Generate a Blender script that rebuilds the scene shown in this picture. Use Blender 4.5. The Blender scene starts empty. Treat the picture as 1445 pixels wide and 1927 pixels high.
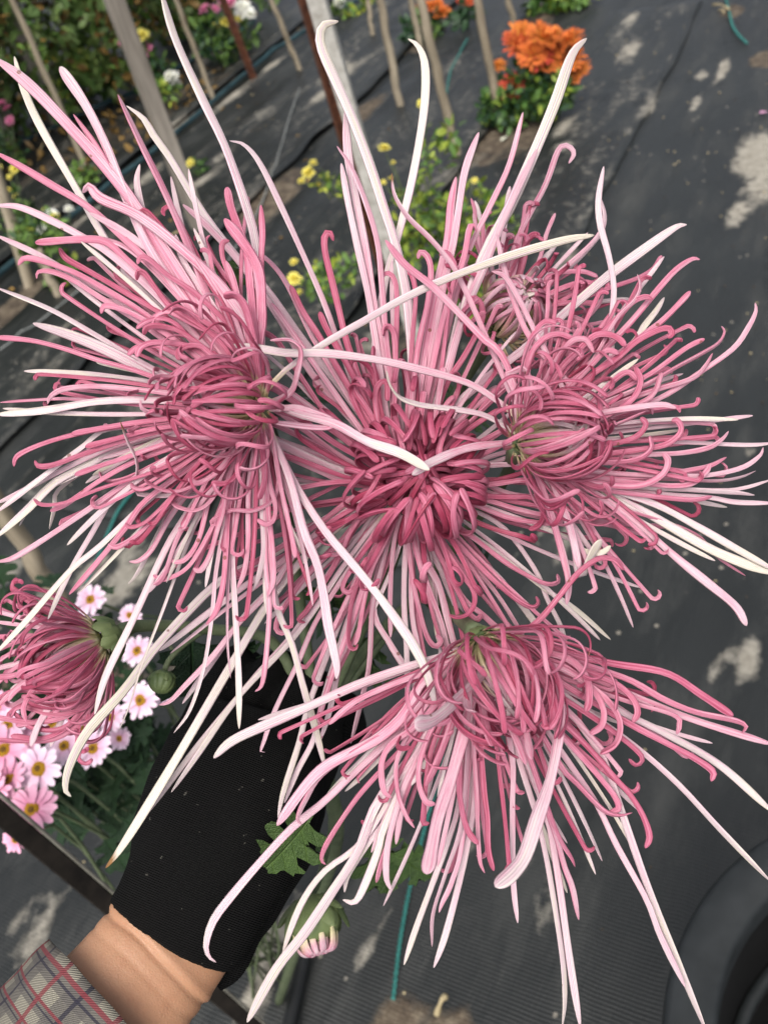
import bpy, math, random
from mathutils import Vector, Matrix, noise

# ------------------------------------------------------------------ camera, sky, sun, exposure
scene = bpy.context.scene
PITCH, SA, CA, HEIGHT, FOC = math.radians(42), .313, .9497, 1.15, 1650.0
CAM = Vector((0, 0, HEIGHT))
FWD = Vector((0, math.cos(PITCH), -math.sin(PITCH)))
_r0, _u0 = Vector((1, 0, 0)), Vector((0, math.sin(PITCH), math.cos(PITCH)))
RIGHT = (CA * _r0 - SA * _u0).normalized()
UP = (SA * _r0 + CA * _u0).normalized()

cam_data = bpy.data.cameras.new('camera')
cam = bpy.data.objects.new('camera', cam_data)
scene.collection.objects.link(cam)
cam.matrix_world = Matrix((
    (RIGHT.x, UP.x, -FWD.x, CAM.x), (RIGHT.y, UP.y, -FWD.y, CAM.y),
    (RIGHT.z, UP.z, -FWD.z, CAM.z), (0, 0, 0, 1)))
cam_data.sensor_fit = 'HORIZONTAL'
cam_data.sensor_width = 36
cam_data.lens = 36 * FOC / 1445
cam_data.clip_start = .01
cam_data.clip_end = 400
cam_data.dof.use_dof = True
cam_data.dof.focus_distance = .305
cam_data.dof.aperture_fstop = cam_data.lens / 1.8          # an opening of 1.8 mm, a telephone's
scene.camera = cam

SUN_EL, SUN_AZ = math.radians(58), math.radians(200)        # azimuth clockwise from +Y
world = bpy.data.worlds.new('World')
scene.world = world
world.use_nodes = True
wn = world.node_tree.nodes
sky = wn.new('ShaderNodeTexSky')
sky.sky_type = 'NISHITA'
sky.sun_disc = False
sky.sun_elevation = SUN_EL
sky.sun_rotation = SUN_AZ
sky.air_density = .6
sky.dust_density = 3.5
sky.ozone_density = .6
cloud = wn.new('ShaderNodeHueSaturation')                     # a thin even overcast greys the sky
cloud.inputs['Saturation'].default_value = .36
world.node_tree.links.new(sky.outputs[0], cloud.inputs['Color'])
world.node_tree.links.new(cloud.outputs[0], wn['Background'].inputs[0])
wn['Background'].inputs[1].default_value = .14

sun_data = bpy.data.lights.new('sun', 'SUN')
sun_data.energy = 1.4
sun_data.angle = math.radians(40)
sun_data.color = (1, .955, .88)
sun = bpy.data.objects.new('sun', sun_data)
scene.collection.objects.link(sun)
sun_dir = Vector((math.sin(SUN_AZ) * math.cos(SUN_EL), math.cos(SUN_AZ) * math.cos(SUN_EL), math.sin(SUN_EL)))
sun.rotation_euler = sun_dir.to_track_quat('Z', 'Y').to_euler()
sun.location = (0, 0, 6)

scene.view_settings.view_transform = 'Standard'
scene.view_settings.look = 'None'
scene.view_settings.exposure = .74
scene.view_settings.gamma = 1
scene.cycles.use_denoising = True
scene.cycles.max_bounces = 6

# ------------------------------------------------------------------ helpers
COL = scene.collection
rnd = random.Random(11)


def ray(x, y):
    return FWD + RIGHT * ((x - 722.5) / FOC) - UP * ((y - 963.5) / FOC)


def P(x, y, d):                       # a point seen at photo pixel x, y and d metres deep
    return CAM + ray(x, y) * d


def G(x, y, z=0.0):                   # a point of the ground
    r = ray(x, y)
    return CAM + r * ((z - HEIGHT) / r.z)


def above(base, x, y):                # the point over/near a ground point that shows at x, y
    h = Vector((base.x, base.y, 0)).normalized()
    r = ray(x, y)
    return CAM + r * (Vector((base.x, base.y, 0)).length / (r.x * h.x + r.y * h.y))


def cvec(x, y, z):                    # camera-relative direction (right, up, towards the lens)
    return (RIGHT * x + UP * y - FWD * z).normalized()


def mesh_obj(name, verts, faces, mat, parent=None, attrs=None, smooth=True, uvs=None, mats=None, midx=None):
    me = bpy.data.meshes.new(name)
    me.from_pydata([tuple(v) for v in verts], [], faces)
    if smooth:
        me.polygons.foreach_set('use_smooth', [True] * len(me.polygons))
    for m in (mats or [mat]):
        me.materials.append(m)
    if midx:
        me.polygons.foreach_set('material_index', midx)
    for k, vals in (attrs or {}).items():
        a = me.attributes.new(k, 'FLOAT', 'POINT')
        a.data.foreach_set('value', vals)
    if uvs:
        l = me.uv_layers.new(name='UVMap')
        flat = []
        for p in me.polygons:
            for vi in p.vertices:
                flat += uvs[vi]
        l.data.foreach_set('uv', flat)
    me.update()
    o = bpy.data.objects.new(name, me)
    COL.objects.link(o)
    if parent is not None:
        o.parent = parent
    return o


def link_obj(name, me, parent=None, mw=None):
    o = bpy.data.objects.new(name, me)
    COL.objects.link(o)
    if parent is not None:
        o.parent = parent
    if mw is not None:
        o.matrix_local = mw
    return o


def tag(o, label, cat, group=None):
    o['label'] = label
    o['category'] = cat
    if group:
        o['group'] = group
    return o


def thing(name, loc, label, cat, group=None):
    e = bpy.data.objects.new(name, None)
    e.empty_display_size = .02
    COL.objects.link(e)
    e.location = loc
    return tag(e, label, cat, group)


def spline(pts, n, ease=1.):                   # Catmull-Rom, evenly resampled to n points
    q = [pts[0] * 2 - pts[1]] + list(pts) + [pts[-1] * 2 - pts[-2]]
    out = []
    for i in range(1, len(q) - 2):
        a, b, c, d = q[i - 1], q[i], q[i + 1], q[i + 2]
        for k in range(8):
            t = k / 8
            out.append(.5 * (2 * b + (c - a) * t + (2 * a - 5 * b + 4 * c - d) * t * t + (3 * b - a - 3 * c + d) * t ** 3))
    out.append(pts[-1])
    cum = [0]
    for i in range(1, len(out)):
        cum.append(cum[-1] + (out[i] - out[i - 1]).length)
    res, j = [], 0
    for k in range(n):
        s = cum[-1] * (1 - (1 - k / (n - 1)) ** ease)
        while j < len(out) - 2 and cum[j + 1] < s:
            j += 1
        seg = cum[j + 1] - cum[j] or 1e-9
        res.append(out[j].lerp(out[j + 1], min(1, (s - cum[j]) / seg)))
    return res, cum[-1]


ROUND8 = [(math.cos(2 * math.pi * k / 8), math.sin(2 * math.pi * k / 8)) for k in range(8)]


def sweep(path, radius, prof=ROUND8, hint=None, roll=0., twist=0., flat=1.0, cap=True, ease=1.):
    """A tube along path; radius(t) -> metres. Returns verts, faces, t, u."""
    n, m = len(path), len(prof)
    V, Fc, T_, U_ = [], [], [], []
    side = None
    for i, p in enumerate(path):
        t = 1 - (1 - i / (n - 1)) ** ease
        tan = (path[min(i + 1, n - 1)] - path[max(i - 1, 0)])
        tan = tan.normalized() if tan.length > 1e-9 else Vector((0, 0, 1))
        if side is None:
            h = hint if hint is not None else Vector((.3, .2, 1))
            side = tan.cross(h)
            if side.length < 1e-4:
                side = tan.cross(Vector((1, .2, .1)))
            side.normalize()
            if roll:
                side = Matrix.Rotation(roll, 3, tan) @ side
        else:
            side = (side - tan * side.dot(tan)).normalized()
            if twist:
                side = Matrix.Rotation(twist / n, 3, tan) @ side
        nor = side.cross(tan)
        r = radius(t)
        fl = flat(t) if callable(flat) else flat
        for k, (a, b) in enumerate(prof):
            V.append(p + side * (a * r) + nor * (b * r * fl))
            T_.append(t)
            U_.append(k / m)
    for i in range(n - 1):
        for k in range(m):
            a, b = i * m + k, i * m + (k + 1) % m
            Fc.append((a, b, b + m, a + m))
    if cap:
        Fc.append(tuple(range(m - 1, -1, -1)))
        Fc.append(tuple(range((n - 1) * m, n * m)))
    return V, Fc, T_, U_


class Geo:                            # collects shapes for one mesh
    def __init__(s):
        s.v, s.f, s.m, s.uv = [], [], [], []

    def add(s, v, f, mi=0):
        o = len(s.v)
        s.v += v
        s.f += [tuple(i + o for i in q) for q in f]
        s.m += [mi] * len(f)

    def obj(s, name, mats, parent=None, smooth=True):
        mats = mats if isinstance(mats, list) else [mats]
        return mesh_obj(name, s.v, s.f, None, parent, smooth=smooth, mats=mats, midx=s.m)


# ------------------------------------------------------------------ materials
def srgb(r, g, b):
    f = lambda c: (c / 255) / 12.92 if c / 255 <= .04045 else ((c / 255 + .055) / 1.055) ** 2.4
    return (f(r), f(g), f(b), 1)


class NT:
    def __init__(s, name, rough=.6, spec=.4):
        s.mat = bpy.data.materials.new(name)
        s.mat.use_nodes = True
        s.t = s.mat.node_tree
        s.b = s.t.nodes['Principled BSDF']
        s.b.inputs['Roughness'].default_value = rough
        s.b.inputs['Specular IOR Level'].default_value = spec

    def n(s, kind, **kw):
        x = s.t.nodes.new('ShaderNode' + kind)
        for k, v in kw.items():
            setattr(x, k, v)
        return x

    def put(s, sock, v):
        if isinstance(v, bpy.types.NodeSocket):
            s.t.links.new(v, sock)
        else:
            sock.default_value = v

    def math(s, op, a, b=0., c=None, clamp=False):
        x = s.n('Math', operation=op, use_clamp=clamp)
        s.put(x.inputs[0], a)
        s.put(x.inputs[1], b)
        if c is not None:
            s.put(x.inputs[2], c)
        return x.outputs[0]

    def ramp(s, fac, stops, interp='LINEAR'):
        x = s.n('ValToRGB')
        x.color_ramp.interpolation = interp
        e = x.color_ramp.elements
        while len(e) < len(stops):
            e.new(.5)
        for k, (p, c) in enumerate(stops):
            e[k].position = p
            e[k].color = c if len(c) == 4 else (*c, 1)
        s.put(x.inputs[0], fac)
        return x.outputs[0]

    def mix(s, fac, a, b, mode='MIX'):
        x = s.n('Mix', data_type='RGBA', blend_type=mode)
        s.put(x.inputs[0], fac)
        s.put(x.inputs[6], a)
        s.put(x.inputs[7], b)
        return x.outputs[2]

    def noise(s, scale, vec=None, detail=3., rough=.55):
        x = s.n('TexNoise')
        x.inputs['Scale'].default_value = scale
        x.inputs['Detail'].default_value = detail
        x.inputs['Roughness'].default_value = rough
        if vec is not None:
            s.put(x.inputs['Vector'], vec)
        return x.outputs[0]

    def coord(s, which='Object'):
        return s.n('TexCoord').outputs[which]

    def mapping(s, vec, scale=(1, 1, 1), rot=(0, 0, 0), loc=(0, 0, 0)):
        x = s.n('Mapping')
        s.put(x.inputs[0], vec)
        x.inputs['Scale'].default_value = scale
        x.inputs['Rotation'].default_value = rot
        x.inputs['Location'].default_value = loc
        return x.outputs[0]

    def attr(s, name):
        return s.n('Attribute', attribute_name=name).outputs['Fac']

    def bump(s, h, strength=.3, dist=.001, normal=None):
        x = s.n('Bump')
        x.inputs['Strength'].default_value = strength
        x.inputs['Distance'].default_value = dist
        s.put(x.inputs['Height'], h)
        if normal is not None:
            s.put(x.inputs['Normal'], normal)
        s.put(s.b.inputs['Normal'], x.outputs[0])
        return x.outputs[0]

    def color(s, c):
        s.put(s.b.inputs['Base Color'], c)
        return s.mat


def petal_material():
    m = NT('petal', .4, .4)
    t, u = m.attr('t'), m.attr('u')
    oi = m.n('ObjectInfo')
    sep = m.n('SeparateColor')
    m.put(sep.inputs[0], oi.outputs['Color'])
    mid, tip, dry = sep.outputs
    rv = oi.outputs['Random']
    cmb = m.n('CombineXYZ')
    m.put(cmb.inputs[0], m.math('MULTIPLY', u, 13.))
    m.put(cmb.inputs[1], m.math('MULTIPLY', t, 2.5))
    m.put(cmb.inputs[2], m.math('MULTIPLY', rv, 60.))
    streak = m.noise(1., cmb.outputs[0], 2)
    cmb2 = m.n('CombineXYZ')
    m.put(cmb2.inputs[0], m.math('MULTIPLY', u, 2.))
    m.put(cmb2.inputs[1], m.math('MULTIPLY', t, 7.))
    m.put(cmb2.inputs[2], m.math('MULTIPLY', rv, 90.))
    blotch = m.noise(1., cmb2.outputs[0], 2)
    fac = m.n('MapRange', interpolation_type='SMOOTHSTEP')
    m.put(fac.inputs[0], t)
    fac.inputs[1].default_value = .35
    fac.inputs[2].default_value = .95
    tone = m.math('ADD', mid, m.math('MULTIPLY', fac.outputs[0], m.math('SUBTRACT', tip, mid)))
    tone = m.math('ADD', tone, m.math('MULTIPLY', m.math('SUBTRACT', streak, .5), .6))
    tone = m.math('ADD', tone, m.math('MULTIPLY', m.math('SUBTRACT', blotch, .5), .34))
    groove = m.math('COSINE', m.math('MULTIPLY', u, 12 * math.pi))         # the grooves hold more colour
    tone = m.math('ADD', tone, m.math('MULTIPLY', m.math('SUBTRACT', groove, .2), .03), clamp=True)
    col = m.ramp(tone, [(0, (.655, .59, .485)), (.13, (.64, .52, .535)), (.32, (.62, .385, .45)),
                        (.55, (.56, .19, .278)), (.78, (.41, .075, .14)), (1, (.28, .03, .066))])
    basef = m.n('MapRange', interpolation_type='SMOOTHSTEP')
    m.put(basef.inputs[0], m.math('ADD', t, m.math('MULTIPLY', m.math('SUBTRACT', streak, .5), .12)))
    m.put(basef.inputs[1], m.math('MULTIPLY', oi.outputs['Alpha'], .25))
    m.put(basef.inputs[2], oi.outputs['Alpha'])
    col = m.mix(basef.outputs[0], (.70, .63, .36, 1), col)
    # dried brown tips and small brown flecks
    dr = m.math('MULTIPLY', dry, m.math('MULTIPLY', m.math('SUBTRACT', m.math('ADD', t, m.math('MULTIPLY', blotch, .06)), .985), 50., clamp=True), clamp=True)
    col = m.mix(dr, col, (.24, .12, .04, 1))
    vor = m.n('TexVoronoi')
    vor.inputs['Scale'].default_value = 120
    m.put(vor.inputs['Vector'], m.coord('Object'))
    fleck = m.math('MULTIPLY', m.math('LESS_THAN', vor.outputs['Distance'], .085), m.math('GREATER_THAN', m.noise(38., m.coord('Object'), 1), .57))
    col = m.mix(m.math('MULTIPLY', fleck, .75), col, (.16, .05, .02, 1))
    vein = m.math('SINE', m.math('MULTIPLY', u, 75.))
    h = m.math('ADD', m.math('MULTIPLY', vein, .35), m.math('MULTIPLY', streak, 1.3))
    nb = m.bump(h, .5, .0004)
    return m.color(col)


def leaf_material(name, c1, c2, scale=30., trans=True, rough=.5):
    m = NT(name, rough, .4)
    oi = m.n('ObjectInfo')
    nz = m.noise(scale, m.coord('Object'), 4)
    nz2 = m.noise(scale * .23, m.coord('Object'), 2)
    f = m.math('ADD', m.math('MULTIPLY', nz, .6), m.math('MULTIPLY', nz2, .7))
    f = m.math('ADD', f, m.math('MULTIPLY', m.math('SUBTRACT', oi.outputs['Random'], .5), .3))
    col = m.ramp(f, [(.4, c1), (.85, c2)])
    m.bump(nz, .3, .001)
    m.b.inputs['Subsurface Weight'].default_value = 0
    return m.color(col)


def plain(name, c1, c2, scale=40., rough=.7, bump=.3, dist=.002, stretch=(1, 1, 1), spec=.3, lo=.35, hi=.7):
    m = NT(name, rough, spec)
    v = m.mapping(m.coord('Object'), stretch)
    nz = m.noise(scale, v, 5, .6)
    m.bump(nz, bump, dist)
    return m.color(m.ramp(nz, [(lo, c1), (hi, c2)]))


M = {}
M['petal'] = petal_material()
M['stem'] = plain('stem_green', (.075, .10, .05), (.15, .18, .10), 90, .55, .2, .001)
M['bract'] = leaf_material('bract_green', (.06, .10, .035), (.17, .21, .085), 120)
M['leaf'] = leaf_material('chrysanthemum_leaf', (.028, .058, .013), (.075, .125, .028), 60)
M['leaf_dark'] = leaf_material('dark_leaf', (.012, .04, .014), (.03, .075, .026), 40)
M['leaf_yellow'] = leaf_material('yellow_green_leaf', (.13, .22, .03), (.36, .40, .05), 30)
M['leaf_mid'] = leaf_material('mid_green_leaf', (.045, .11, .022), (.13, .22, .04), 30)
M['hedge'] = leaf_material('hedge_leaf', (.045, .105, .025), (.17, .23, .06), 9)
M['hedge_dry'] = leaf_material('dry_hedge_leaf', (.12, .07, .02), (.28, .17, .045), 9)


def veined(name, c1, c2):
    m = NT(name, .5, .4)
    co = m.coord('Object')
    sp = m.n('SeparateXYZ')
    m.put(sp.inputs[0], co)
    ax = m.math('ABSOLUTE', sp.outputs[0])
    rib = m.math('SUBTRACT', 1., m.math('MULTIPLY', ax, 55., clamp=True), clamp=True)
    ph = m.math('FRACT', m.math('MULTIPLY', m.math('SUBTRACT', sp.outputs[1], m.math('MULTIPLY', ax, .75)), 5.5))
    side = m.math('SUBTRACT', 1., m.math('MULTIPLY', m.math('ABSOLUTE', m.math('SUBTRACT', ph, .5)), 14., clamp=True), clamp=True)
    vein = m.math('MAXIMUM', rib, m.math('MULTIPLY', side, .7))
    nz = m.noise(6., co, 4)
    fz = m.noise(40., co, 3)
    oi = m.n('ObjectInfo')
    f = m.math('ADD', m.math('ADD', m.math('MULTIPLY', nz, .7), m.math('MULTIPLY', fz, .3)), m.math('MULTIPLY', m.math('SUBTRACT', oi.outputs['Random'], .5), .3))
    col = m.ramp(f, [(.3, c1), (.75, c2)])
    col = m.mix(m.math('MULTIPLY', vein, .4), col, (min(1, c2[0] * 1.7), min(1, c2[1] * 1.5), c2[2] * 1.6, 1))
    m.bump(m.math('SUBTRACT', m.math('MULTIPLY', fz, .6), vein), .5, .012)
    return m.color(col)


M['leaf_v'] = veined('veined_leaf', (.022, .05, .011), (.065, .115, .026))
M['leaf_dark_v'] = veined('veined_dark_leaf', (.010, .032, .012), (.028, .065, .022))
M['leaf_yellow_v'] = veined('veined_yellow_leaf', (.12, .20, .03), (.30, .36, .05))
M['leaf_mid_v'] = veined('veined_mid_leaf', (.045, .11, .022), (.12, .20, .04))
M['wood'] = plain('weathered_wood', (.16, .14, .115), (.36, .32, .27), 30, .85, .5, .003, (1, 1, .08))
M['bamboo'] = plain('cane_wood', (.19, .155, .105), (.40, .34, .25), 40, .7, .35, .002, (1, 1, .06))
M['rust'] = plain('rusty_steel', (.055, .02, .012), (.17, .062, .03), 45, .8, .4, .001)
M['pale_post'] = plain('pale_concrete', (.34, .32, .28), (.56, .54, .49), 50, .9, .4, .002)
M['dark_bar'] = plain('dark_steel', (.010, .008, .007), (.035, .028, .022), 30, .42, .3, .001)
M['bar_edge'] = plain('pale_bar_edge', (.12, .11, .09), (.25, .24, .20), 60, .6, .3, .001)  # paler strip along one edge of the bar
M['hose'] = plain('drip_hose', (.012, .03, .036), (.035, .075, .085), 12, .45, .1, .001)
M['hose_black'] = plain('black_hose', (.008, .009, .009), (.022, .023, .024), 12, .5, .2, .001)
M['thread'] = plain('teal_thread', (.02, .13, .115), (.05, .24, .21), 200, .7, .3, .001)
M['wire'] = plain('grey_wire', (.14, .15, .14), (.3, .31, .3), 100, .5, .1, .001)
M['pot'] = plain('black_pot_plastic', (.003, .003, .0032), (.006, .0062, .0065), 14, .5, .1, .001, spec=.5)
M['pot_rim'] = plain('grey_pot_rim', (.012, .0142, .015), (.022, .025, .027), 25, .55, .15, .001)  # rim and inner ledge, a lighter grey than the black walls
M['soil'] = plain('soil', (.035, .024, .015), (.13, .095, .06), 60, .95, .9, .01)
M['straw'] = plain('straw', (.30, .24, .13), (.50, .42, .26), 60, .7, .2, .001)

# ------------------------------------------------------------------ the ground: black woven weed cloth
ROW = Vector((.597, .802, 0))                       # the direction the beds run
ACR = Vector((.802, -.597, 0))


def nz3(x, y, z=0.):
    return noise.noise(Vector((x, y, z)))


def relief(x, y):
    k = max(0., 1 - max(0., abs(x) - 3) / 3) * max(0., 1 - max(0., y - 6) / 3)
    c = x * ACR.x + y * ACR.y
    r = x * ROW.x + y * ROW.y
    h = .012 * nz3(c * 1.8, r * .7, 3) + .006 * nz3(c * 9, r * 1.5, 7) + .003 * nz3(c * 22, r * 4, 8)
    w = nz3(c * 5 + .8 * nz3(r, c), r * .6, 21)
    h += .016 * max(0., .5 - abs(w) * 6)            # folds that run along the beds
    return k * h - .012


SAND = [  # photo pixel, half-length along the bed, half-width, strength
    (1410, 1232, .05, .028, .95), (1350, 1245, .03, .014, .85), (1440, 290, .20, .10, 1), (1425, 340, .12, .09, .8),
    (1390, 385, .10, .03, .9), (1180, 90, .14, .03, .9), (1260, 110, .10, .02, .7), (1360, 125, .12, .025, .9), (1320, 135, .05, .03, .9),
    (1310, 185, .10, .015, .8), (1220, 195, .13, .02, .7), (1150, 205, .09, .02, .5), (1065, 230, .10, .03, .9), (1055, 270, .05, .03, .8),
    (1190, 25, .10, .03, .7), (1070, 480, .12, .02, .6), (1062, 420, .03, .02, .6), (640, 130, .16, .06, .9), (610, 170, .12, .04, .7),
    (660, 110, .1, .03, .7), (510, 120, .14, .03, .9), (430, 180, .25, .035, .9), (330, 235, .2, .04, .8), (480, 210, .18, .03, .7),
    (270, 330, .22, .06, .7), (150, 410, .2, .04, .6), (210, 255, .2, .03, .5), (380, 340, .16, .05, .7), (420, 290, .1, .03, .6),
    (40, 690, .15, .02, .6), (120, 620, .2, .02, .5), (170, 1060, .07, .035, .9), (225, 1090, .09, .05, .9), (240, 1020, .06, .03, .7),
    (60, 1130, .12, .05, .5), (20, 1060, .1, .04, .5), (500, 1800, .06, .035, 1), (545, 1730, .05, .025, .9), (470, 1870, .06, .03, .9),
    (95, 1690, .05, .02, .7), (60, 1760, .06, .03, .7), (30, 1720, .05, .02, .6), (690, 1780, .05, .008, .7), (720, 1740, .04, .01, .6),
    (1020, 1700, .05, .02, .45), (980, 1620, .06, .015, .4), (1030, 960, .1, .015, .6), (1060, 1010, .08, .012, .6), (1075, 1215, .05, .02, .6),
    (890, 1560, .05, .015, .4), (1250, 700, .08, .04, .3), (1360, 560, .1, .05, .25), (960, 1040, .05, .02, .5), (1420, 840, .02, .02, .5),
    (1130, 1150, .05, .04, .25), (1300, 1120, .06, .04, .25), (860, 330, .1, .03, .5), (905, 290, .08, .03, .6), (700, 640, .1, .05, .6)]
SOIL = [(740, 1945, .05, .036, 1), (850, 1950, .03, .03, .9), (500, 370, .20, .10, 1), (560, 600, .16, .06, .9), (760, 650, .15, .08, 1), (850, 560, .16, .07, .8),
        (960, 245, .22, .12, 1), (300, 210, .5, .12, 1), (180, 260, .4, .10, 1), (60, 330, .4, .08, 1), (60, 540, .25, .09, 1),
        (140, 1190, .08, .06, 1), (110, 1320, .2, .2, 1), (470, 250, .4, .045, .8), (300, 390, .5, .05, .8), (170, 500, .4, .04, .7), (1440, 105, .08, .05, 1),
        (1375, 18, .09, .05, 1), (1040, 8, .16, .09, 1), (800, 60, .2, .1, 1), (690, 200, .15, .06, .8), (420, 140, .3, .1, .8)]
SAND = [(G(x, y), a, b, s) for x, y, a, b, s in SAND]
SOIL = [(G(x, y), a, b, s) for x, y, a, b, s in SOIL]


def blobs(lst, x, y):
    best = 0.
    wob = 1 + .55 * nz3(x * 9, y * 9, 5) + .3 * nz3(x * 30, y * 30, 9)
    for g, a, b, s in lst:
        dx, dy = x - g.x, y - g.y
        if abs(dx) + abs(dy) > 2.4 * max(a, b) + .1:
            continue
        r = (dx * ROW.x + dy * ROW.y) / a
        c = (dx * ACR.x + dy * ACR.y) / b
        q = s * max(0., 1.35 - math.hypot(r, c) / max(.3, wob))
        best = max(best, q)
    return min(1., best)


def axis_coords(lo, hi, step, far):
    xs, d = [], step
    x = lo
    while x <= hi:
        xs.append(x)
        x += step
    left, right = [], []
    x, d = lo, step
    while x > -far:
        d *= 1.6
        x -= d
        left.append(x)
    x, d = xs[-1], step
    while x < far:
        d *= 1.6
        x += d
        right.append(x)
    return left[::-1] + xs + right


def ground_material():
    m = NT('weed_cloth', .5, .55)
    co = m.coord('Object')
    sand, soil = m.attr('sand'), m.attr('soil')
    v = m.mapping(co, (1, 1, 1), (0, 0, -math.atan2(ROW.y, ROW.x)))
    big = m.noise(1.7, co, 4)
    dust = m.noise(7., m.mapping(v, (.45, 1.6, 1)), 6, .65)
    grain = m.noise(160., co, 2)
    w1 = m.n('TexWave', wave_type='BANDS', bands_direction='X')
    m.put(w1.inputs['Vector'], v)
    w1.inputs['Scale'].default_value = 62
    w1.inputs['Distortion'].default_value = 1.6
    w1.inputs['Detail Scale'].default_value = .3
    w2 = m.n('TexWave', wave_type='BANDS', bands_direction='Y')
    m.put(w2.inputs['Vector'], v)
    w2.inputs['Scale'].default_value = 120
    cloth = m.ramp(big, [(.3, (.0075, .0090, .0086)), (.7, (.0165, .0188, .0180))])
    cloth = m.mix(m.math('MULTIPLY', w1.outputs['Fac'], .2), cloth, (.012, .013, .013, 1))
    film = m.math('MULTIPLY', m.math('SUBTRACT', m.math('ADD', dust, m.math('MULTIPLY', grain, .15)), .56), 1.9, clamp=True)
    col = m.mix(m.math('MULTIPLY', film, .55), cloth, (.125, .125, .115, 1))
    specks = m.n('TexVoronoi')
    specks.inputs['Scale'].default_value = 26
    m.put(specks.inputs['Vector'], co)
    sp = m.math('MULTIPLY', m.math('LESS_THAN', specks.outputs['Distance'], .10), m.math('GREATER_THAN', m.noise(5., co, 2), .56))
    col = m.mix(m.math('MULTIPLY', sp, .7), col, (.30, .27, .22, 1))
    fine = m.noise(45., co, 5, .7)
    sm = m.math('MULTIPLY', m.math('SUBTRACT', m.math('ADD', m.math('MULTIPLY', sand, .72), m.math('MULTIPLY', m.math('ADD', fine, dust), .62)), .88), 3.4, clamp=True)
    scol = m.ramp(fine, [(.3, (.19, .17, .135)), (.7, (.36, .335, .28))])
    col = m.mix(sm, col, scol)
    so = m.math('MULTIPLY', m.math('SUBTRACT', m.math('ADD', soil, m.math('MULTIPLY', fine, .7)), .66), 3.5, clamp=True)
    socol = m.ramp(m.noise(30., co, 6, .7), [(.35, (.03, .021, .014)), (.5, (.085, .062, .04)), (.72, (.20, .165, .115))])
    col = m.mix(so, col, socol)
    h = m.math('ADD', m.math('MULTIPLY', w1.outputs['Fac'], .5), m.math('MULTIPLY', w2.outputs['Fac'], .3))
    h = m.math('ADD', h, m.math('MULTIPLY', fine, m.math('ADD', m.math('MULTIPLY', sm, 3.), m.math('MULTIPLY', so, 6.))))
    h = m.math('ADD', h, m.math('MULTIPLY', m.noise(9., m.mapping(v, (.5, 2.2, 1)), 4, .6), 7.))
    m.bump(h, .5, .0016)
    m.put(m.b.inputs['Roughness'], m.math('ADD', m.math('MULTIPLY', m.math('MAXIMUM', m.math('MAXIMUM', sm, so), film), .38), .46))
    return m.color(col)


M['ground'] = ground_material()
xs = axis_coords(-2.6, 2.6, .026, 160)
ys = axis_coords(-.3, 6.2, .026, 160)
gv, gf, ga, gb = [], [], [], []
for y in ys:
    for x in xs:
        inside = -2.7 < x < 2.7 and -.4 < y < 6.4
        gv.append((x, y, relief(x, y) if inside else -.012))
        ga.append(blobs(SAND, x, y) if inside else 0.)
        gb.append(blobs(SOIL, x, y) if inside else 0.)
nx = len(xs)
for j in range(len(ys) - 1):
    for i in range(nx - 1):
        a = j * nx + i
        gf.append((a, a + 1, a + nx + 1, a + nx))
ground = mesh_obj('ground', gv, gf, M['ground'], attrs={'sand': ga, 'soil': gb})
ground['kind'] = 'structure'


def cloth_strip(c0, c1, r0, r1, lift, seed, curl=1.):
    """A second width of cloth laid over the first, its edges curling up a little."""
    v, f, a, b = [], [], [], []
    nr, nc = int((r1 - r0) / .035), 9
    for i in range(nr + 1):
        r = r0 + (r1 - r0) * i / nr
        e0 = c0 + .03 * nz3(r * 1.1, seed) + .012 * nz3(r * 5, seed + 3)
        e1 = c1 + .03 * nz3(r * 1.1, seed + 9) + .012 * nz3(r * 5, seed + 5)
        for k in range(nc + 1):
            q = k / nc
            c = e0 + (e1 - e0) * q
            p = ACR * c + ROW * r
            edge = math.exp(-(min(q, 1 - q) / .10) ** 2)
            z = relief(p.x, p.y) + lift + edge * curl * (.012 + .016 * max(0, nz3(r * 3, seed + 2 + (q > .5) * 4)))
            v.append((p.x, p.y, z))
            a.append(max(.30 + .12 * nz3(p.x * 3, p.y * 3, 2), blobs(SAND, p.x, p.y)))
            b.append(blobs(SOIL, p.x, p.y) * .5)
    for i in range(nr):
        for k in range(nc):
            t = i * (nc + 1) + k
            f.append((t, t + 1, t + nc + 2, t + nc + 1))
    o = mesh_obj('ground_cloth', v, f, M['ground'], attrs={'sand': a, 'soil': b})
    o['kind'] = 'structure'
    s = o.modifiers.new('thickness', 'SOLIDIFY')
    s.thickness = .003
    return o


cloth_strip(-3.35, -2.72, 1.2, 5.6, .005, 1.)
cloth_strip(-2.36, -1.86, 1.0, 4.6, .005, 2.)
cloth_strip(-1.70, -1.16, .9, 3.6, .005, 3.)
cloth_strip(-.98, -.66, .9, 3.9, .004, 4., .25)


def on_ground(p, lift=.004):
    return Vector((p.x, p.y, relief(p.x, p.y) + lift))


def ground_line(name, px, rad, mat, label, cat, lift=.012, group=None, wob=.0):
    pts = [G(x, y) for x, y in px]
    path, L = spline(pts, max(8, int(len(px) * 9)))
    path = [on_ground(p + ACR * (wob * nz3(i * .7, 4)), lift + rad) for i, p in enumerate(path)]
    v, f, t, u = sweep(path, lambda t: rad)
    o = mesh_obj(name, v, f, M[mat], None)
    return tag(o, label, cat, group)


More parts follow.
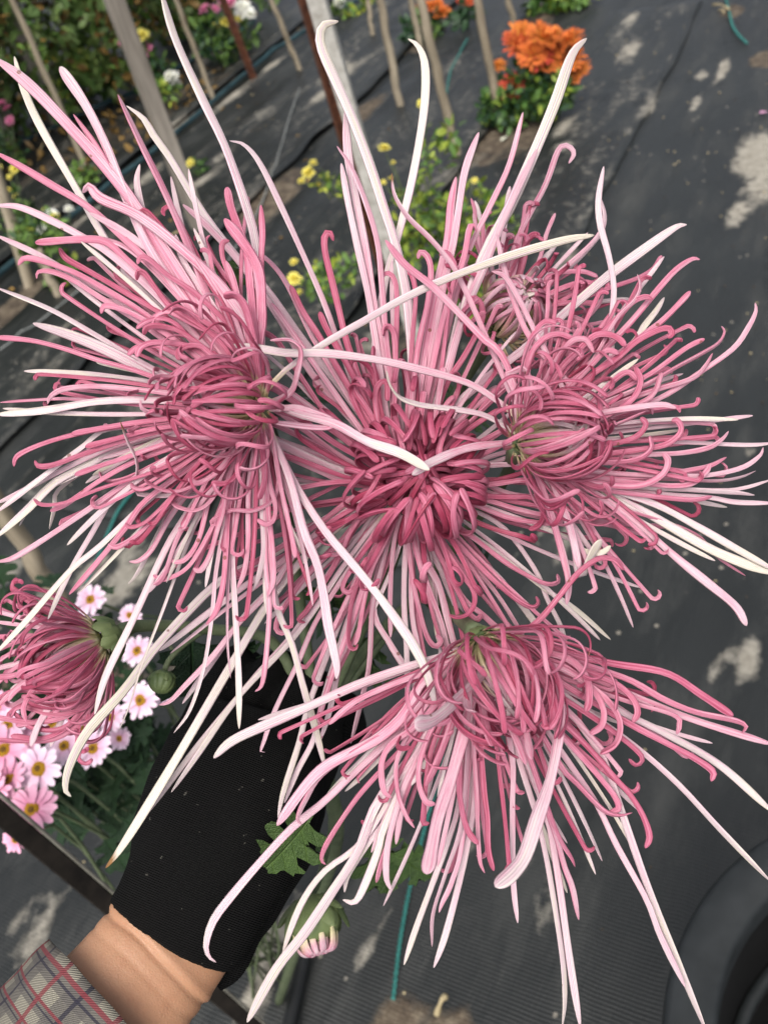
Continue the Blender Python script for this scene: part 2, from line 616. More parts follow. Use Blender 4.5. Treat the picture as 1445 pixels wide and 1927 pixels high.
ground_line('drip_hose', [(-60, 575), (0, 522), (160, 395), (330, 258), (480, 130), (560, 75), (680, 0)], .011, 'hose',
            'dark teal irrigation hose lying along the bed nearest the flowers at upper left', 'hose', .014)
ground_line('drip_hose', [(-60, 325), (0, 294), (110, 240), (260, 172), (350, 122), (480, 40)], .010, 'hose',
            'dark teal irrigation hose lying at the foot of the hedge', 'hose', .014)
ground_line('drip_hose', [(612, 1640), (590, 1740), (566, 1850), (545, 1945)], .009, 'hose_black',
            'black hose lying on the cloth beside the gloved hand, bottom of the photo', 'hose', .006)
ground_line('marker_thread', [(380, 600), (440, 470), (500, 360), (563, 160)], .003, 'wire', 'pale thread line running up the cloth between two beds', 'thread', .006)
ground_line('marker_thread', [(0, 660), (90, 600), (190, 520)], .003, 'wire', 'pale thread line on the cloth at the far left', 'thread', .012)
ground_line('marker_thread', [(1362, -20), (1372, 25), (1382, 55), (1405, 82)], .004, 'thread', 'teal thread running into the torn hole at top right', 'thread', .006)
ground_line('marker_thread', [(262, 905), (220, 965), (185, 1040), (150, 1120)], .0035, 'thread', 'teal thread on the cloth behind the long petals at left', 'thread', .006)
ground_line('marker_thread', [(880, 70), (850, 130), (838, 190)], .003, 'thread', 'teal thread on the cloth between two garden canes', 'thread', .006)
# the chain-stitched teal thread at the bottom: two strands wound round each other
pts = [G(x, y) for x, y in [(835, 1420), (800, 1545), (772, 1660), (752, 1780), (738, 1880)]]
path, L = spline(pts, 200)
twist = thing('stitched_thread', on_ground(path[0]), 'teal chain-stitched thread in the cloth below the lowest bloom', 'thread')
for s in (0, math.pi):
    q = [on_ground(p, .006) + ACR * (.0017 * math.sin(i * .72 + s)) + Vector((0, 0, .0012 * math.cos(i * .72 + s))) - twist.location for i, p in enumerate(path)]
    v, f, t, u = sweep(q, lambda t: .0013)
    mesh_obj('strand', v, f, M['thread'], twist)

# ------------------------------------------------------------------ the spider chrysanthemums
# Each long petal: its course (photo pixels, from the base to the tip); width; tone (0 cream .. 1 deep rose);
# how far the tip comes towards the lens (in pixels at the bloom's depth); flags: d dried tip, b blunt, s spoon-shaped, t pale tip
TR = {}
TR['A'] = '''
660,900 560,864 524,856 449,849 374,846 325,855 312,872;12;.65;150
640,840 560,785 499,764 462,747 412,717 369,697 343,698 337,712 346,723;13;.7;170
720,840 640,730 564,631 499,539 439,474 380,397 322,300 290,255 270,222 238,198;17;.05;-20
640,885 540,842 457,805 374,757 291,707 208,662 137,632 62,608;20;.25;190
650,905 600,886 498,840 415,807 332,786 272,772 264,752;15;.5;170
705,820 692,799 634,637 610,570 580,500 530,390 490,308 460,272 432,264;14;.25
700,815 600,655 576,611 544,542 514,499 467,459;15;.5;10
710,815 640,700 600,632 570,586 546,536;14;.68;30;b
640,810 560,700 520,640 478,617;12;.6;20
600,720 520,590 452,494 389,424 344,384;16;.45;-10
715,815 659,664 639,587 624,525 612,475 611,445 621,437 628,453;15;.6;10
715,815 667,711 639,661 614,617 601,586;14;.7;20;b
735,815 719,719 704,624 692,549 674,470 655,380 642,306;16;.35
745,815 735,720 708,598 690,480 667,360 655,290 650,205;18;.15;-20
750,810 728,650 718,529 711,460 694,397 663,318 634,274;14;.4;20
775,815 775,700 768,580 749,477 721,387 694,304 660,215 630,148 607,95 602,66 610,46 637,39;24;.1;20
728,815 705,690 712,599 729,512 750,440 777,330 798,206 800,124 787,86 768,72;18;.0;-30
745,815 742,750 745,650 747,562 742,525 729,513 719,520 722,532;12;.6;10
742,815 742,740 744,690 742,632 732,613 722,618 721,632;14;.7;20
725,815 710,715 702,680 703,650;15;.75;20;b
718,810 708,770 707,735 718,718 728,722 729,755;13;.75;20
772,815 784,669 804,574 811,512 804,482 791,474 786,487;13;.55;10
765,815 775,650 782,560 775,518 762,512;11;.55
785,815 800,720 830,560 852,460 862,400 875,320 901,248;17;.4;10
780,815 795,690 807,611 825,524 842,449 849,382 858,332;18;.45
815,790 830,700 845,570 857,510 851,487 838,474 826,480;10;.7;20
790,815 825,636 849,549 872,487 882,435 890,420 897,436;15;.55
795,815 835,650 875,490 922,387 958,309 984,210;15;.3;-20
805,815 840,690 906,490 958,392 1009,278 1045,191 1076,103 1104,71;24;.02;10
800,815 830,740 870,600 916,490 947,412 983,335 1012,279;19;.3;20
810,815 840,724 874,669 904,611 907,579 897,562 883,564 884,577;13;.65;15
815,800 830,720 835,690;14;.5;15;b
790,800 797,735;15;.6;20;b
810,810 840,760 855,745;13;.6;20;b
800,830 860,760 930,700 1000,645 1085,569 1147,517 1210,470 1270,428 1292,422;20;.12;-10
815,835 880,770 935,725;14;.35;-20
820,835 900,760 960,715;12;.5;-20
690,840 600,760 540,700 470,640;14;.3;-10
685,845 590,770 520,720;13;.5
700,835 630,740 560,640 510,570;14;.55
680,850 600,790 530,740 490,720;14;.6;10
670,890 610,860 520,825 440,790;13;.4;10
670,885 600,840 500,790;13;.45;10;b
660,870 560,800 500,760 460,735;13;.5;10
690,930 600,985 500,1050 412,1095 300,1211 234,1299 165,1377 131,1442 123,1485 134,1500;20;.06;10
700,940 640,990 581,1040 512,1124 437,1249 342,1411 270,1530 225,1600 199,1634;19;.03;20;d
710,960 660,1030 611,1089 561,1181 474,1281 374,1402 270,1540;14;.05;-10
720,970 650,1060 561,1190 450,1310 374,1418 322,1492;13;.2;-25
700,930 600,1000 549,1050 512,1107 450,1172 400,1236 350,1289 320,1320 299,1327;14;.45;10
700,935 560,1060 462,1157 412,1229 365,1294 343,1325;12;.3;-10
700,905 560,915 490,921 400,925 316,932 268,931 251,921 258,890 256,862 240,830 226,792;11;.12;190;dt
680,900 600,930 500,985 425,1015 360,1045 300,1085;11;.6
690,920 600,985 510,1040 430,1090;13;.6;10
690,930 620,985 540,1050 450,1110 300,1225;14;.15;-20
695,940 600,1010 520,1075 420,1150 320,1230;13;.15;-30
690,960 620,1080 580,1145 562,1167 575,1172;13;.6;10
700,950 640,1020 580,1080 550,1120 525,1160 520,1185 535,1192 542,1180;13;.6;10
700,950 660,1000 640,1040 615,1043;10;.65;20
720,980 606,1149 560,1249 517,1338 495,1400 490,1414 499,1416;12;.4;-20
725,990 660,1174 624,1274 594,1373 600,1392 608,1385;14;.45
730,990 680,1130 640,1250 620,1340 600,1400;13;.15;-20
710,990 640,1170 600,1275 577,1340 562,1402 534,1489 523,1540;13;.1;-30
715,990 650,1180 610,1310 590,1392 560,1450 535,1512;12;.15;-40
740,990 710,1100 700,1150 695,1250 680,1320 660,1400;13;.25;-20
730,1000 702,1140 734,1212 772,1275 800,1350;15;.15;-10
735,990 690,1060 665,1120 656,1180 657,1215 668,1222 674,1212;12;.65;10
740,990 700,1070 685,1130 675,1190 667,1215;12;.6;10
720,980 672,1055 650,1090 645,1110 658,1115 668,1103;11;.65;10
745,1000 735,1100 735,1200;11;.5
765,1000 760,1120 765,1220 768,1330;13;.3;-10
775,1000 775,1150 790,1230;12;.4;-10
765,970 775,1080 789,1149 804,1199 819,1217 830,1206 820,1195;12;.6;10
790,970 800,1050 825,1100 845,1175 870,1275;17;.35
780,970 790,1060 830,1175 855,1287;16;.4
800,970 862,1112 907,1156 950,1194 970,1204;13;.5
790,970 860,1110 880,1150 897,1166 907,1155;12;.65
790,965 815,1045 850,1112 887,1199;14;.1;-20
785,965 840,1100 880,1195;12;.2;-30
810,960 860,990 900,1019 949,1057 994,1084 1029,1099 1050,1095 1048,1080;12;.6;10
800,950 882,1004 949,1049 1024,1107 1082,1146 1149,1204;13;.02;-10
800,960 862,1024 924,1087 969,1126 1000,1143 1013,1135 1008,1122;13;.6
800,960 850,1012 925,1074 975,1131 1037,1211 1062,1226;14;.15;-20
800,960 887,1062 937,1121 992,1209;13;.35;-10
890,960 940,987 975,1025 1012,1082 1030,1129 1055,1179 1067,1224;11;.3;-50
900,930 1000,950 1085,957 1147,954 1197,944 1224,938;12;.6;10
880,930 1000,965 1110,975 1135,965 1130,950;12;.65;10
890,920 1000,950 1140,980 1200,988 1275,992;12;.5;10
880,930 1000,970 1130,985 1210,1005 1235,1003 1241,992;11;.5
880,900 960,930 1040,935 1090,925;13;.5
870,940 960,975 1045,985 1055,975 1048,968;12;.65;10
850,880 930,875 985,870 1010,845;13;.45;10
'''
TR['B'] = '''
455,700 330,500 225,345 110,215 45,150 -10,108;26;.35;50
450,700 300,500 235,365 200,275 160,195 112,125;24;.33;40;b
300,480 225,350 185,280 138,214;14;.45;20
430,690 260,540 187,431 150,366 75,235 42,160 27,105;17;.02;-30
440,700 330,545 225,440 162,386 100,349 50,319 -8,286;16;.45;10
440,680 385,540 349,449 306,352 269,277 222,177;19;.4;10
420,670 340,560 299,484 272,410 258,345 263,308;14;.06;10
480,650 430,555 340,467 260,405 190,373 168,350 156,362;23;.45;60
460,650 360,536 311,494 262,456 217,426 168,400;16;.3;30
450,720 300,560 212,481 162,449 100,416 37,389 -10,386;17;.4
430,700 330,590 269,518 237,488 199,454 150,450 66,456;17;.55;20
440,730 330,610 224,543 160,506 125,486 111,466;13;.65
440,740 300,610 174,530 120,504 70,488 45,486 34,499;13;.65
440,740 290,605 180,540 112,501 62,474 -8,442;13;.25;-20
440,750 290,625 182,555 140,528 100,511 72,511 69,524;13;.5
430,760 300,700 180,630 95,582 -8,540;14;.2;-10
460,760 350,730 249,695 187,678 125,657 62,641 -8,634;11;.6;10
460,770 310,750 210,757 130,750 60,753 0,757;9;.5
460,765 350,745 270,734 187,727 125,731 97,744 89,760;12;.5
480,770 394,761 290,753 187,755 83,772 -8,780;17;.08;20
450,775 300,795 200,806 134,819 75,837 33,858 26,878;12;.55
440,775 300,790 224,800 134,816;12;.65;10
450,780 330,805 224,832 150,857 100,875 73,877 65,866;12;.6
440,790 300,805 220,825 160,841;12;.7;10
430,790 300,800 200,808 160,837 107,877 50,920 -8,965;13;.25;-10
440,790 330,810 232,835 174,857 112,887 37,927 -8,948;12;.3;-20
440,790 330,810 232,838 174,870 112,902 87,922 50,960 -8,1012;17;.2
300,830 112,908 60,950 36,990;11;.05;-30
440,800 340,825 239,860 187,877 140,894;11;.6
450,800 330,855 249,895 212,905 192,900 187,886;12;.6
450,800 330,840 250,870 187,905 130,945 94,962;12;.55
330,870 187,920 125,945 80,950 63,938;9;.65;10
450,800 330,860 249,902 150,970 75,1020 25,1050 -8,1058;13;.4
450,800 340,850 244,905 212,937 174,1002 140,1060 112,1117 90,1166;13;.08;-40
400,830 200,870 112,920 103,955 93,996;11;.1;-50
460,800 380,850 311,898 274,920 252,918 247,908;11;.65;10
450,800 380,850 299,924 249,969 187,1029 132,1074 50,1168 -10,1232;15;.05;-10
460,810 370,870 274,942 237,992 174,1069 130,1119;13;.5
460,810 390,870 311,950 249,1012 194,1069 145,1118;13;.12;-15
460,830 380,900 300,965 260,1005 222,1029 203,1024;11;.6;10
460,830 370,890 299,960 270,985 245,992 236,984;11;.6;10
460,840 380,900 324,967 287,1032 262,1055 243,1057;12;.5
430,850 340,930 300,1000 275,1050 255,1085 241,1099;11;.08;-30
470,830 400,900 331,999 304,1049 249,1169 199,1273 178,1345;16;.04;-20
480,830 420,900 380,960 336,1069 305,1153 268,1249 243,1330 223,1377;13;.06;-30
480,830 400,920 340,1000 310,1080 292,1100 290,1093;11;.55
470,840 420,950 360,1060 310,1090 288,1082;11;.55
470,840 430,960 407,1074 400,1150 385,1250 358,1335 327,1380;15;.06;-20
470,820 445,900 437,1025 442,1137 449,1274 450,1372;14;.12;10
460,820 440,950 430,1080 428,1200 434,1277;12;.35;-10
475,810 445,880 430,960 425,1040 420,1100 408,1148 388,1176;14;.5;30
460,820 430,900 420,960 408,1000 395,1045 378,1073 363,1070;12;.55;20
455,820 420,880 395,935 375,1012 352,1050 330,1058 320,1048;12;.5
450,830 420,890 400,938 370,960 335,954 321,940;11;.6;20
520,850 520,930 480,960 437,960 405,975 398,987 420,988;10;.6;30
480,820 468,925 467,1020 460,1075 447,1107;12;.45;20
490,820 492,945 497,1025 488,1080 476,1113;13;.2;20
500,830 505,960 512,1030 514,1090 503,1124;13;.4;10
490,830 497,960 500,1062 507,1137 503,1211 494,1285 480,1302;12;.5;-10
510,810 525,900 549,1010 556,1050;11;.55;30;b
495,830 508,910 518,950 515,978 500,987 484,977;11;.6;20
490,740 492,620 484,480 470,410 426,281 381,186 331,75 308,0 304,-20;22;.15;20
485,735 482,644 472,549 464,474 447,424 434,387 427,351;17;.6;50;b
490,735 487,644 492,599 489,524 477,487 452,449 422,411;24;.5;60
490,735 489,600 492,480 494,440 491,385;14;.5;20
480,660 440,544 419,512 394,474 387,452 396,441;11;.5
485,660 447,549 434,524 419,484 419,457 432,452;11;.55
487,720 474,625 462,579 444,556 420,556;20;.55;70
430,600 380,510 322,450 297,420 272,396 262,404;14;.75;20
470,660 420,600 364,549 315,517 280,487 264,484 259,497;13;.6;30
420,650 340,590 317,574 294,544 272,514 260,512 257,527;13;.75;20
470,690 420,640 340,597 315,586 291,596 285,612;13;.65;30
470,720 430,685 384,654 340,624 302,613 277,616 270,630;13;.65;30
485,690 444,644 402,616 352,586 327,576 316,584;13;.6;40
470,720 402,671 377,651 352,651 337,661 336,678;13;.7;40
450,730 380,665 340,648 290,644 265,654 257,672;13;.65;30
450,735 360,680 300,652 262,652 240,668;12;.6;20
473,708 455,690 430,672 395,680 360,685;15;.75;60
465,800 454,826 437,854 407,889 374,909 354,900;13;.6;60
465,810 452,850 447,889 424,909 397,908;12;.65;50
490,800 494,850 499,899 487,940;14;.6;50
490,745 550,775 629,797 692,831 754,853 808,884;20;.28;125;t
500,735 542,692 622,639 679,607 754,564 840,524 950,484 1060,452 1118,442;18;.02;40
500,790 535,870 569,935 614,1002 660,1057 709,1117 747,1169 779,1217 804,1269 819,1328;19;.06;70
495,790 525,850 548,910 572,1000 597,1062 610,1125 617,1174 633,1250 633,1278;19;.22;70
495,820 505,1000 519,1134 549,1211 569,1286 594,1373 612,1447;15;.12;-30
495,760 545,740 560,700 566,660 545,640 508,640;18;.45;70
485,760 510,770 560,768 620,790 628,800 600,805 515,795;18;.5;60
440,700 370,600 300,520 245,470 190,445;14;.5;10
450,690 390,590 330,500 290,440 250,400;13;.45
460,680 410,590 370,530 345,490 330,440;15;.4
430,720 330,640 250,590 200,575 190,590;13;.6;20
430,715 320,625 240,575 180,560;14;.35;-10
440,700 360,610 290,545 235,510;13;.4
470,690 440,600 400,530 365,480;16;.45;20
475,680 455,590 440,530 425,490;14;.45;10
'''
TR['C'] = '''
1090,760 1000,640 965,560 945,490 935,440;13;.4;30
1075,790 1040,690 1005,620 975,560 950,520 925,510;12;.45;40
990,820 957,832 880,843 816,868 775,893;18;.28;135;t
985,825 920,785 874,773 820,766 787,761 752,748 733,723 727,697;16;.08;130
990,815 966,778 924,746 874,718 754,686 679,672 605,664 542,664 480,654 435,649;17;.12;90
990,800 955,690 932,654 912,639 862,587 812,537 762,497 725,451;17;.48;70
985,800 900,600 855,505 832,474 805,444 767,407 742,365 737,325;14;.35;30;d
1080,780 1145,690 1150,610 1155,542 1145,480 1130,425 1126,375 1136,312;13;.2;20
1100,700 1160,600 1192,567 1205,540 1199,515;9;.5;10
1010,790 1060,700 1135,624 1167,592 1192,567 1215,558 1228,564;12;.6;20
1000,800 1090,705 1165,629 1197,594 1240,542 1272,507 1302,487 1317,488;14;.4
1080,760 1190,646 1210,616 1235,584 1250,559;13;.2;-20
1000,805 1120,700 1210,630 1247,602 1289,559 1299,547;14;.55;10;b
1010,800 1100,715 1160,674 1197,642 1235,622 1257,617 1264,628 1256,636;14;.65;20
1000,790 1050,700 1085,662 1117,632 1145,629 1167,639 1176,652;14;.6;30
1000,770 1040,690 1072,645 1095,637 1107,644 1117,664;13;.5;30
990,760 985,690 998,640 1023,606 1047,608;12;.6;30
975,800 970,740 955,705 965,700 985,693 998,715 998,745;17;.5;60
990,790 995,680 1020,640 1050,628 1080,638;13;.6;30
1010,800 1130,750 1220,705 1290,655 1326,637;12;.55
1010,810 1130,760 1210,726 1272,691 1322,664 1352,645 1363,625 1357,613;13;.55;10
1000,830 1150,785 1247,746 1309,706 1379,656 1409,614 1422,586 1421,569;12;.4
1010,820 1200,745 1297,714 1325,691 1341,664;12;.5;-10
975,850 1010,815 1085,789 1135,776 1197,766 1247,761 1272,768;16;.35;70
970,860 1050,835 1085,821 1160,798 1215,774;13;.45;60
1010,850 1120,855 1235,841 1269,826 1282,808 1274,791 1263,792;13;.6;20
1000,840 1100,825 1185,829 1284,832 1404,837 1460,833;11;.15;-20
1010,850 1120,858 1222,855 1284,852 1334,842 1359,826 1371,811;12;.5
1000,870 1150,890 1272,895 1334,894 1396,880 1429,858 1436,842;11;.4
1005,870 1120,895 1235,897 1284,887 1334,877 1367,860;12;.5
1000,860 1080,900 1160,914 1210,912 1246,893 1257,868 1248,852;14;.6;30
1005,880 1120,900 1235,912 1272,914 1304,909 1329,887 1336,872;12;.6;10
1005,880 1150,895 1309,904 1359,904 1396,897 1422,886;10;.3
1000,880 1100,905 1210,917 1309,922 1384,927 1420,932;12;.1
1000,880 1200,915 1350,922 1400,918 1450,903;8;.1;-10
1000,885 1130,915 1250,930 1334,936 1384,945 1460,947;11;.15
1010,890 1130,920 1265,938 1310,940 1340,934;12;.6;10
990,870 1050,895 1135,928 1210,962 1260,990 1334,1032 1396,1059 1455,1080;20;.04
990,870 1080,900 1160,925 1235,950 1309,989 1384,1032 1455,1072;15;.2;10
985,865 1085,909 1160,954 1210,994 1272,1049 1334,1099 1384,1141 1405,1178;15;.3;10;s
1000,890 1150,950 1300,1000 1350,1048 1403,1084;8;.5;-20
985,835 999,865 1019,915 1039,975 1058,1040 1070,1095 1066,1138;17;.4;50
995,835 1012,865 1037,900 1055,945 1075,1000 1090,1070;18;.38;50
1060,960 1075,1000 1077,1020 1100,1037 1131,1040 1149,1027;12;.0;55;n
1080,1010 1092,1085 1110,1050 1130,1015;22;.1;50;n
1000,830 1120,790 1200,760 1230,740 1245,700;13;.55;20
1010,840 1100,800 1180,760 1205,720 1195,690;13;.6;30
1015,830 1100,770 1150,720 1180,700 1200,715;13;.6;30
1020,850 1120,840 1190,825 1215,800 1205,785;13;.6;30
1020,860 1130,870 1195,865 1225,845 1222,820;13;.6;30
1015,790 1070,730 1110,690 1140,660 1165,665;12;.55;20
990,860 1060,890 1120,915 1150,910;13;.6;30
'''
TR['D'] = '''
880,1225 836,1234 777,1252 685,1284 570,1335 500,1365 437,1395 402,1427;22;.22;30
880,1240 792,1269 760,1280 685,1311 647,1337 619,1364;13;.5;20
860,1240 797,1280 760,1345 711,1390 649,1422 609,1445 574,1480 521,1554;24;.35;40
850,1250 760,1360 700,1395 609,1455 575,1505 560,1540 568,1552;14;.5;30
850,1260 790,1340 739,1387 674,1447 612,1507 549,1559 487,1626 437,1685 402,1732 388,1775 392,1800 407,1812;17;.1;10
850,1270 780,1380 711,1457 674,1499 637,1552 612,1594 605,1618 613,1628;13;.5;10
860,1280 790,1400 711,1510 674,1602 624,1681 574,1756 520,1825 465,1925;24;.14;20
840,1300 700,1560 612,1639 574,1689 549,1744 532,1795;14;.15;0
840,1300 770,1450 722,1560 711,1602 687,1664 668,1698 645,1694;16;.2;10
835,1300 740,1520 690,1590 655,1645 648,1680;14;.15;-10
850,1300 770,1460 749,1515 730,1590 727,1650 737,1678;15;.4;20
850,1300 770,1480 725,1600 708,1662;12;.6
915,1215 892,1300 874,1375 849,1462 825,1536 812,1599 803,1646;26;.4;240;b
930,1215 990,1225 1031,1250 1049,1290 1054,1362 1037,1462 1012,1537 987,1611 962,1645 932,1670;24;.33;280;st
945,1212 920,1250 887,1290 849,1328 812,1357 780,1363;27;.3;270;b
850,1290 787,1362 737,1400 718,1437 722,1487 737,1502;14;.5;50
800,1330 750,1420 747,1482 762,1531 780,1559;10;.5;40
850,1320 815,1400 803,1462 797,1530 797,1549 808,1550;13;.6;40
850,1300 800,1400 787,1462 800,1507 819,1514;12;.55;50
890,1300 868,1400 864,1474 867,1512 879,1561 900,1590;13;.6;50
900,1320 910,1480 917,1537 919,1599 929,1640;14;.65;50
890,1350 897,1500 899,1561 903,1620 912,1644;12;.5;40
880,1330 865,1500 848,1569 813,1666 782,1750 760,1817;13;.08;0
895,1340 893,1490 885,1560 865,1656 838,1760 816,1822;14;.15;10
885,1340 870,1540 840,1640 815,1720 813,1783;12;.4;10
890,1340 870,1580 850,1660 832,1700 826,1718;12;.4;20
950,1350 965,1437 964,1524 966,1661 974,1738;13;.3;0
960,1380 1005,1520 1018,1569 1034,1646 1058,1800 1063,1880 1058,1935;14;.08;0
970,1380 1020,1500 1031,1539 1052,1662 1071,1800 1092,1935;15;.08;10
980,1380 1040,1554 1062,1631 1077,1671 1089,1732;14;.45;10
980,1380 1045,1560 1075,1615 1082,1632;11;.5;20
960,1260 1060,1330 1109,1387 1139,1437 1167,1520 1216,1662 1277,1816 1330,1945;18;.03;0
970,1290 1080,1450 1123,1514 1160,1591 1216,1693 1243,1763 1290,1860;14;.3;-10
970,1240 1120,1350 1197,1406 1277,1477 1354,1560 1450,1660;15;.12;0
960,1225 1080,1300 1180,1360 1256,1400 1308,1428 1341,1452 1338,1471;14;.6;20
960,1220 1150,1330 1250,1380 1354,1440 1455,1530;16;.15;0
920,1210 1022,1214 1085,1235 1159,1250 1254,1267 1320,1308 1380,1348;16;.6;20
930,1212 1040,1230 1102,1252 1185,1280 1246,1315 1308,1340 1380,1355 1404,1367 1396,1380;15;.5;10
940,1220 1050,1260 1108,1273 1215,1320 1308,1356 1455,1402;16;.35;0
930,1220 1050,1245 1109,1265 1159,1287 1189,1313 1200,1340 1190,1360;14;.55;30
930,1215 1047,1248 1109,1290 1149,1325 1167,1362 1159,1399 1129,1420;15;.55;60
930,1220 1060,1260 1115,1300 1135,1335 1132,1365 1110,1382;14;.55;60
930,1215 1035,1230 1080,1247 1105,1280 1108,1320 1102,1340;16;.6;70
930,1215 1000,1250 1030,1290 1042,1330 1040,1360 1020,1370;22;.6;150
940,1240 1100,1340 1167,1387 1205,1420 1207,1435 1195,1440 1183,1428;13;.6;20
950,1260 1090,1390 1159,1467 1184,1494 1209,1534 1222,1574 1214,1597;13;.6;10
960,1280 1052,1437 1085,1474 1134,1524 1164,1535 1190,1530;15;.5;30
960,1280 1090,1420 1134,1470 1157,1500 1164,1522 1145,1530;13;.6;20
940,1230 1150,1310 1265,1345 1278,1365 1273,1382;11;.55;10
950,1205 965,1199 1012,1169 1049,1126 1087,1079 1124,1052 1155,1053 1174,1073;14;.6;40
860,1250 830,1330 790,1420 760,1500 745,1590;15;.35;10
860,1250 820,1350 770,1440 720,1500 690,1560;14;.3;0
880,1260 850,1360 820,1440 800,1480;18;.5;60
900,1230 905,1310 915,1370 925,1405;18;.5;170
920,1225 960,1290 985,1360 1000,1430;16;.5;180
915,1225 940,1320 970,1390 990,1440;15;.45;190
905,1215 885,1270 880,1330 895,1340;20;.35;200
'''
TR['E'] = '''
950,600 973,454 1025,350 1050,283 1066,273 1080,287 1070,307;13;.3;-10
960,600 1030,530 1070,498 1122,448 1138,412 1130,371;13;.4;10
970,600 1060,575 1140,544 1197,524 1230,505 1245,480;11;.55
980,600 1085,605 1125,575 1138,540;9;.5
980,610 1085,613 1140,605;9;.6
960,590 1010,500 1028,440 1045,400;10;.4
985,570 1040,520 1090,510 1125,520;12;.6
985,580 1050,545 1100,530 1135,545;12;.6
980,590 1060,570 1120,570;11;.55
930,600 915,520 905,470 890,400;9;.4;-10
940,590 900,450 893,395 886,372;10;.5;-10
'''
TR['F'] = '''
200,1205 110,1180 50,1165 -10,1150;10;.35;-10
195,1210 90,1184 -10,1170;9;.4;-10
185,1215 130,1235 70,1270 30,1300 15,1320;13;.5;40
175,1225 130,1265 100,1320 72,1365 58,1405;15;.3;60;t
180,1220 120,1250 60,1290;14;.5;40
195,1240 185,1300 150,1360 100,1392 40,1395 -10,1392;12;.65;0
195,1240 175,1310 130,1365 80,1390 20,1385;12;.65;10
190,1235 165,1300 100,1325 40,1310;14;.55;20
190,1240 170,1320 110,1345 40,1330 20,1350;13;.6;20
190,1212 100,1205 30,1225 -10,1250;12;.55;10
190,1215 110,1220 40,1250 -10,1290;12;.55;20
185,1220 110,1245 50,1280 -5,1330;13;.5;30
190,1225 150,1270 90,1300 30,1300 -10,1320;13;.6;10
190,1230 160,1320 120,1370 60,1370 25,1340;12;.6;20
190,1210 120,1195 60,1200 -10,1225;11;.55;0
185,1225 120,1260 70,1290 45,1330 50,1360;12;.5;40
180,1220 100,1240 30,1270 -10,1275;12;.6;30
190,1235 180,1290 140,1340 70,1360 -10,1350;13;.6;10
185,1230 140,1300 90,1350 30,1365;12;.55;20
'''

HEADS = {  # base pixel, depth, axis (right, up, towards lens), label
    'A': ((777, 915), .312, (.05, .18, .98), 'pink spider chrysanthemum facing the lens, dark rose curled centre, middle of the picture'),
    'B': ((478, 765), .288, (-.66, -.06, .75), 'pink spider chrysanthemum turned to the left, the leftmost of the full blooms'),
    'C': ((985, 832), .294, (.72, .08, .69), 'pink spider chrysanthemum turned to the right above bare black cloth'),
    'D': ((905, 1208), .286, (.30, -.72, .62), 'pink spider chrysanthemum hanging face down, lowest of the large blooms'),
    'E': ((940, 612), .338, (.35, .36, .87), 'small half-hidden spider chrysanthemum with yellow-green heart behind the upper right bloom'),
    'F': ((196, 1205), .335, (-.86, -.42, .28), 'drooping spider chrysanthemum with green calyx above the daisies at the left edge'),
}
# families of short inner petals: count, start radius, length, start angle, end angle, hook, width, tone (px, degrees)
FAM = {
    'A': [(22, (3, 14), (95, 125), (10, 22), -85, -30, 13, (.68, .92)),
          (46, (14, 28), (165, 200), (50, 62), -55, -70, 13, (.66, .9)),
          (56, (26, 42), (225, 265), (72, 84), -15, -115, 13, (.64, .88)),
          (26, (38, 50), (210, 270), (74, 84), 78, -235, 12, (.6, .82))],
    'B': [(28, (4, 16), (120, 165), (14, 34), -20, -60, 10.5, (.10, .4)),
          (46, (12, 28), (195, 240), (46, 66), -16, -75, 10.5, (.55, .82)),
          (34, (28, 46), (190, 260), (54, 74), 46, -200, 10.0, (.55, .8))],
    'C': [(28, (4, 16), (120, 165), (14, 34), -20, -60, 10.5, (.10, .4)),
          (46, (12, 28), (190, 232), (46, 66), -16, -75, 10.5, (.55, .82)),
          (34, (28, 46), (185, 245), (54, 74), 46, -200, 10.0, (.55, .8))],
    'D': [(28, (4, 16), (140, 190), (14, 34), -20, -60, 11, (.10, .4)),
          (46, (12, 28), (220, 275), (46, 66), -16, -75, 11, (.55, .82)),
          (34, (28, 46), (220, 290), (54, 74), 46, -200, 10.5, (.55, .8))],
    'E': [(28, (4, 16), (85, 120), (14, 34), -20, -60, 10, (.03, .25)),
          (46, (12, 28), (125, 155), (46, 66), -16, -75, 10, (.3, .6)),
          (34, (28, 46), (140, 200), (54, 74), 46, -200, 9.5, (.55, .8))],
    'F': [(28, (4, 16), (110, 150), (14, 34), -20, -60, 10.5, (.10, .4)),
          (46, (12, 28), (170, 205), (46, 66), -16, -75, 10.5, (.55, .82)),
          (34, (28, 46), (150, 210), (54, 74), 46, -200, 10.0, (.55, .8))],
}
# thin outer rays that fill the head behind the large ones: count, angles (degrees in view), lengths
RAYS = {'A': (56, (0, 360), (210, 430)), 'B': (66, (92, 295), (240, 440)), 'C': (56, (-62, 75), (230, 400)),
        'D': (56, (200, 342), (260, 480)), 'E': (24, (-20, 110), (130, 240)), 'F': (26, (150, 265), (150, 240))}
RIB = [(-1, 0), (-.76, .45), (-.40, .38), (0, .52), (.40, .38), (.76, .45), (1, 0), (.76, -.42), (.38, -.40), (0, -.50), (-.38, -.40), (-.76, -.42)]


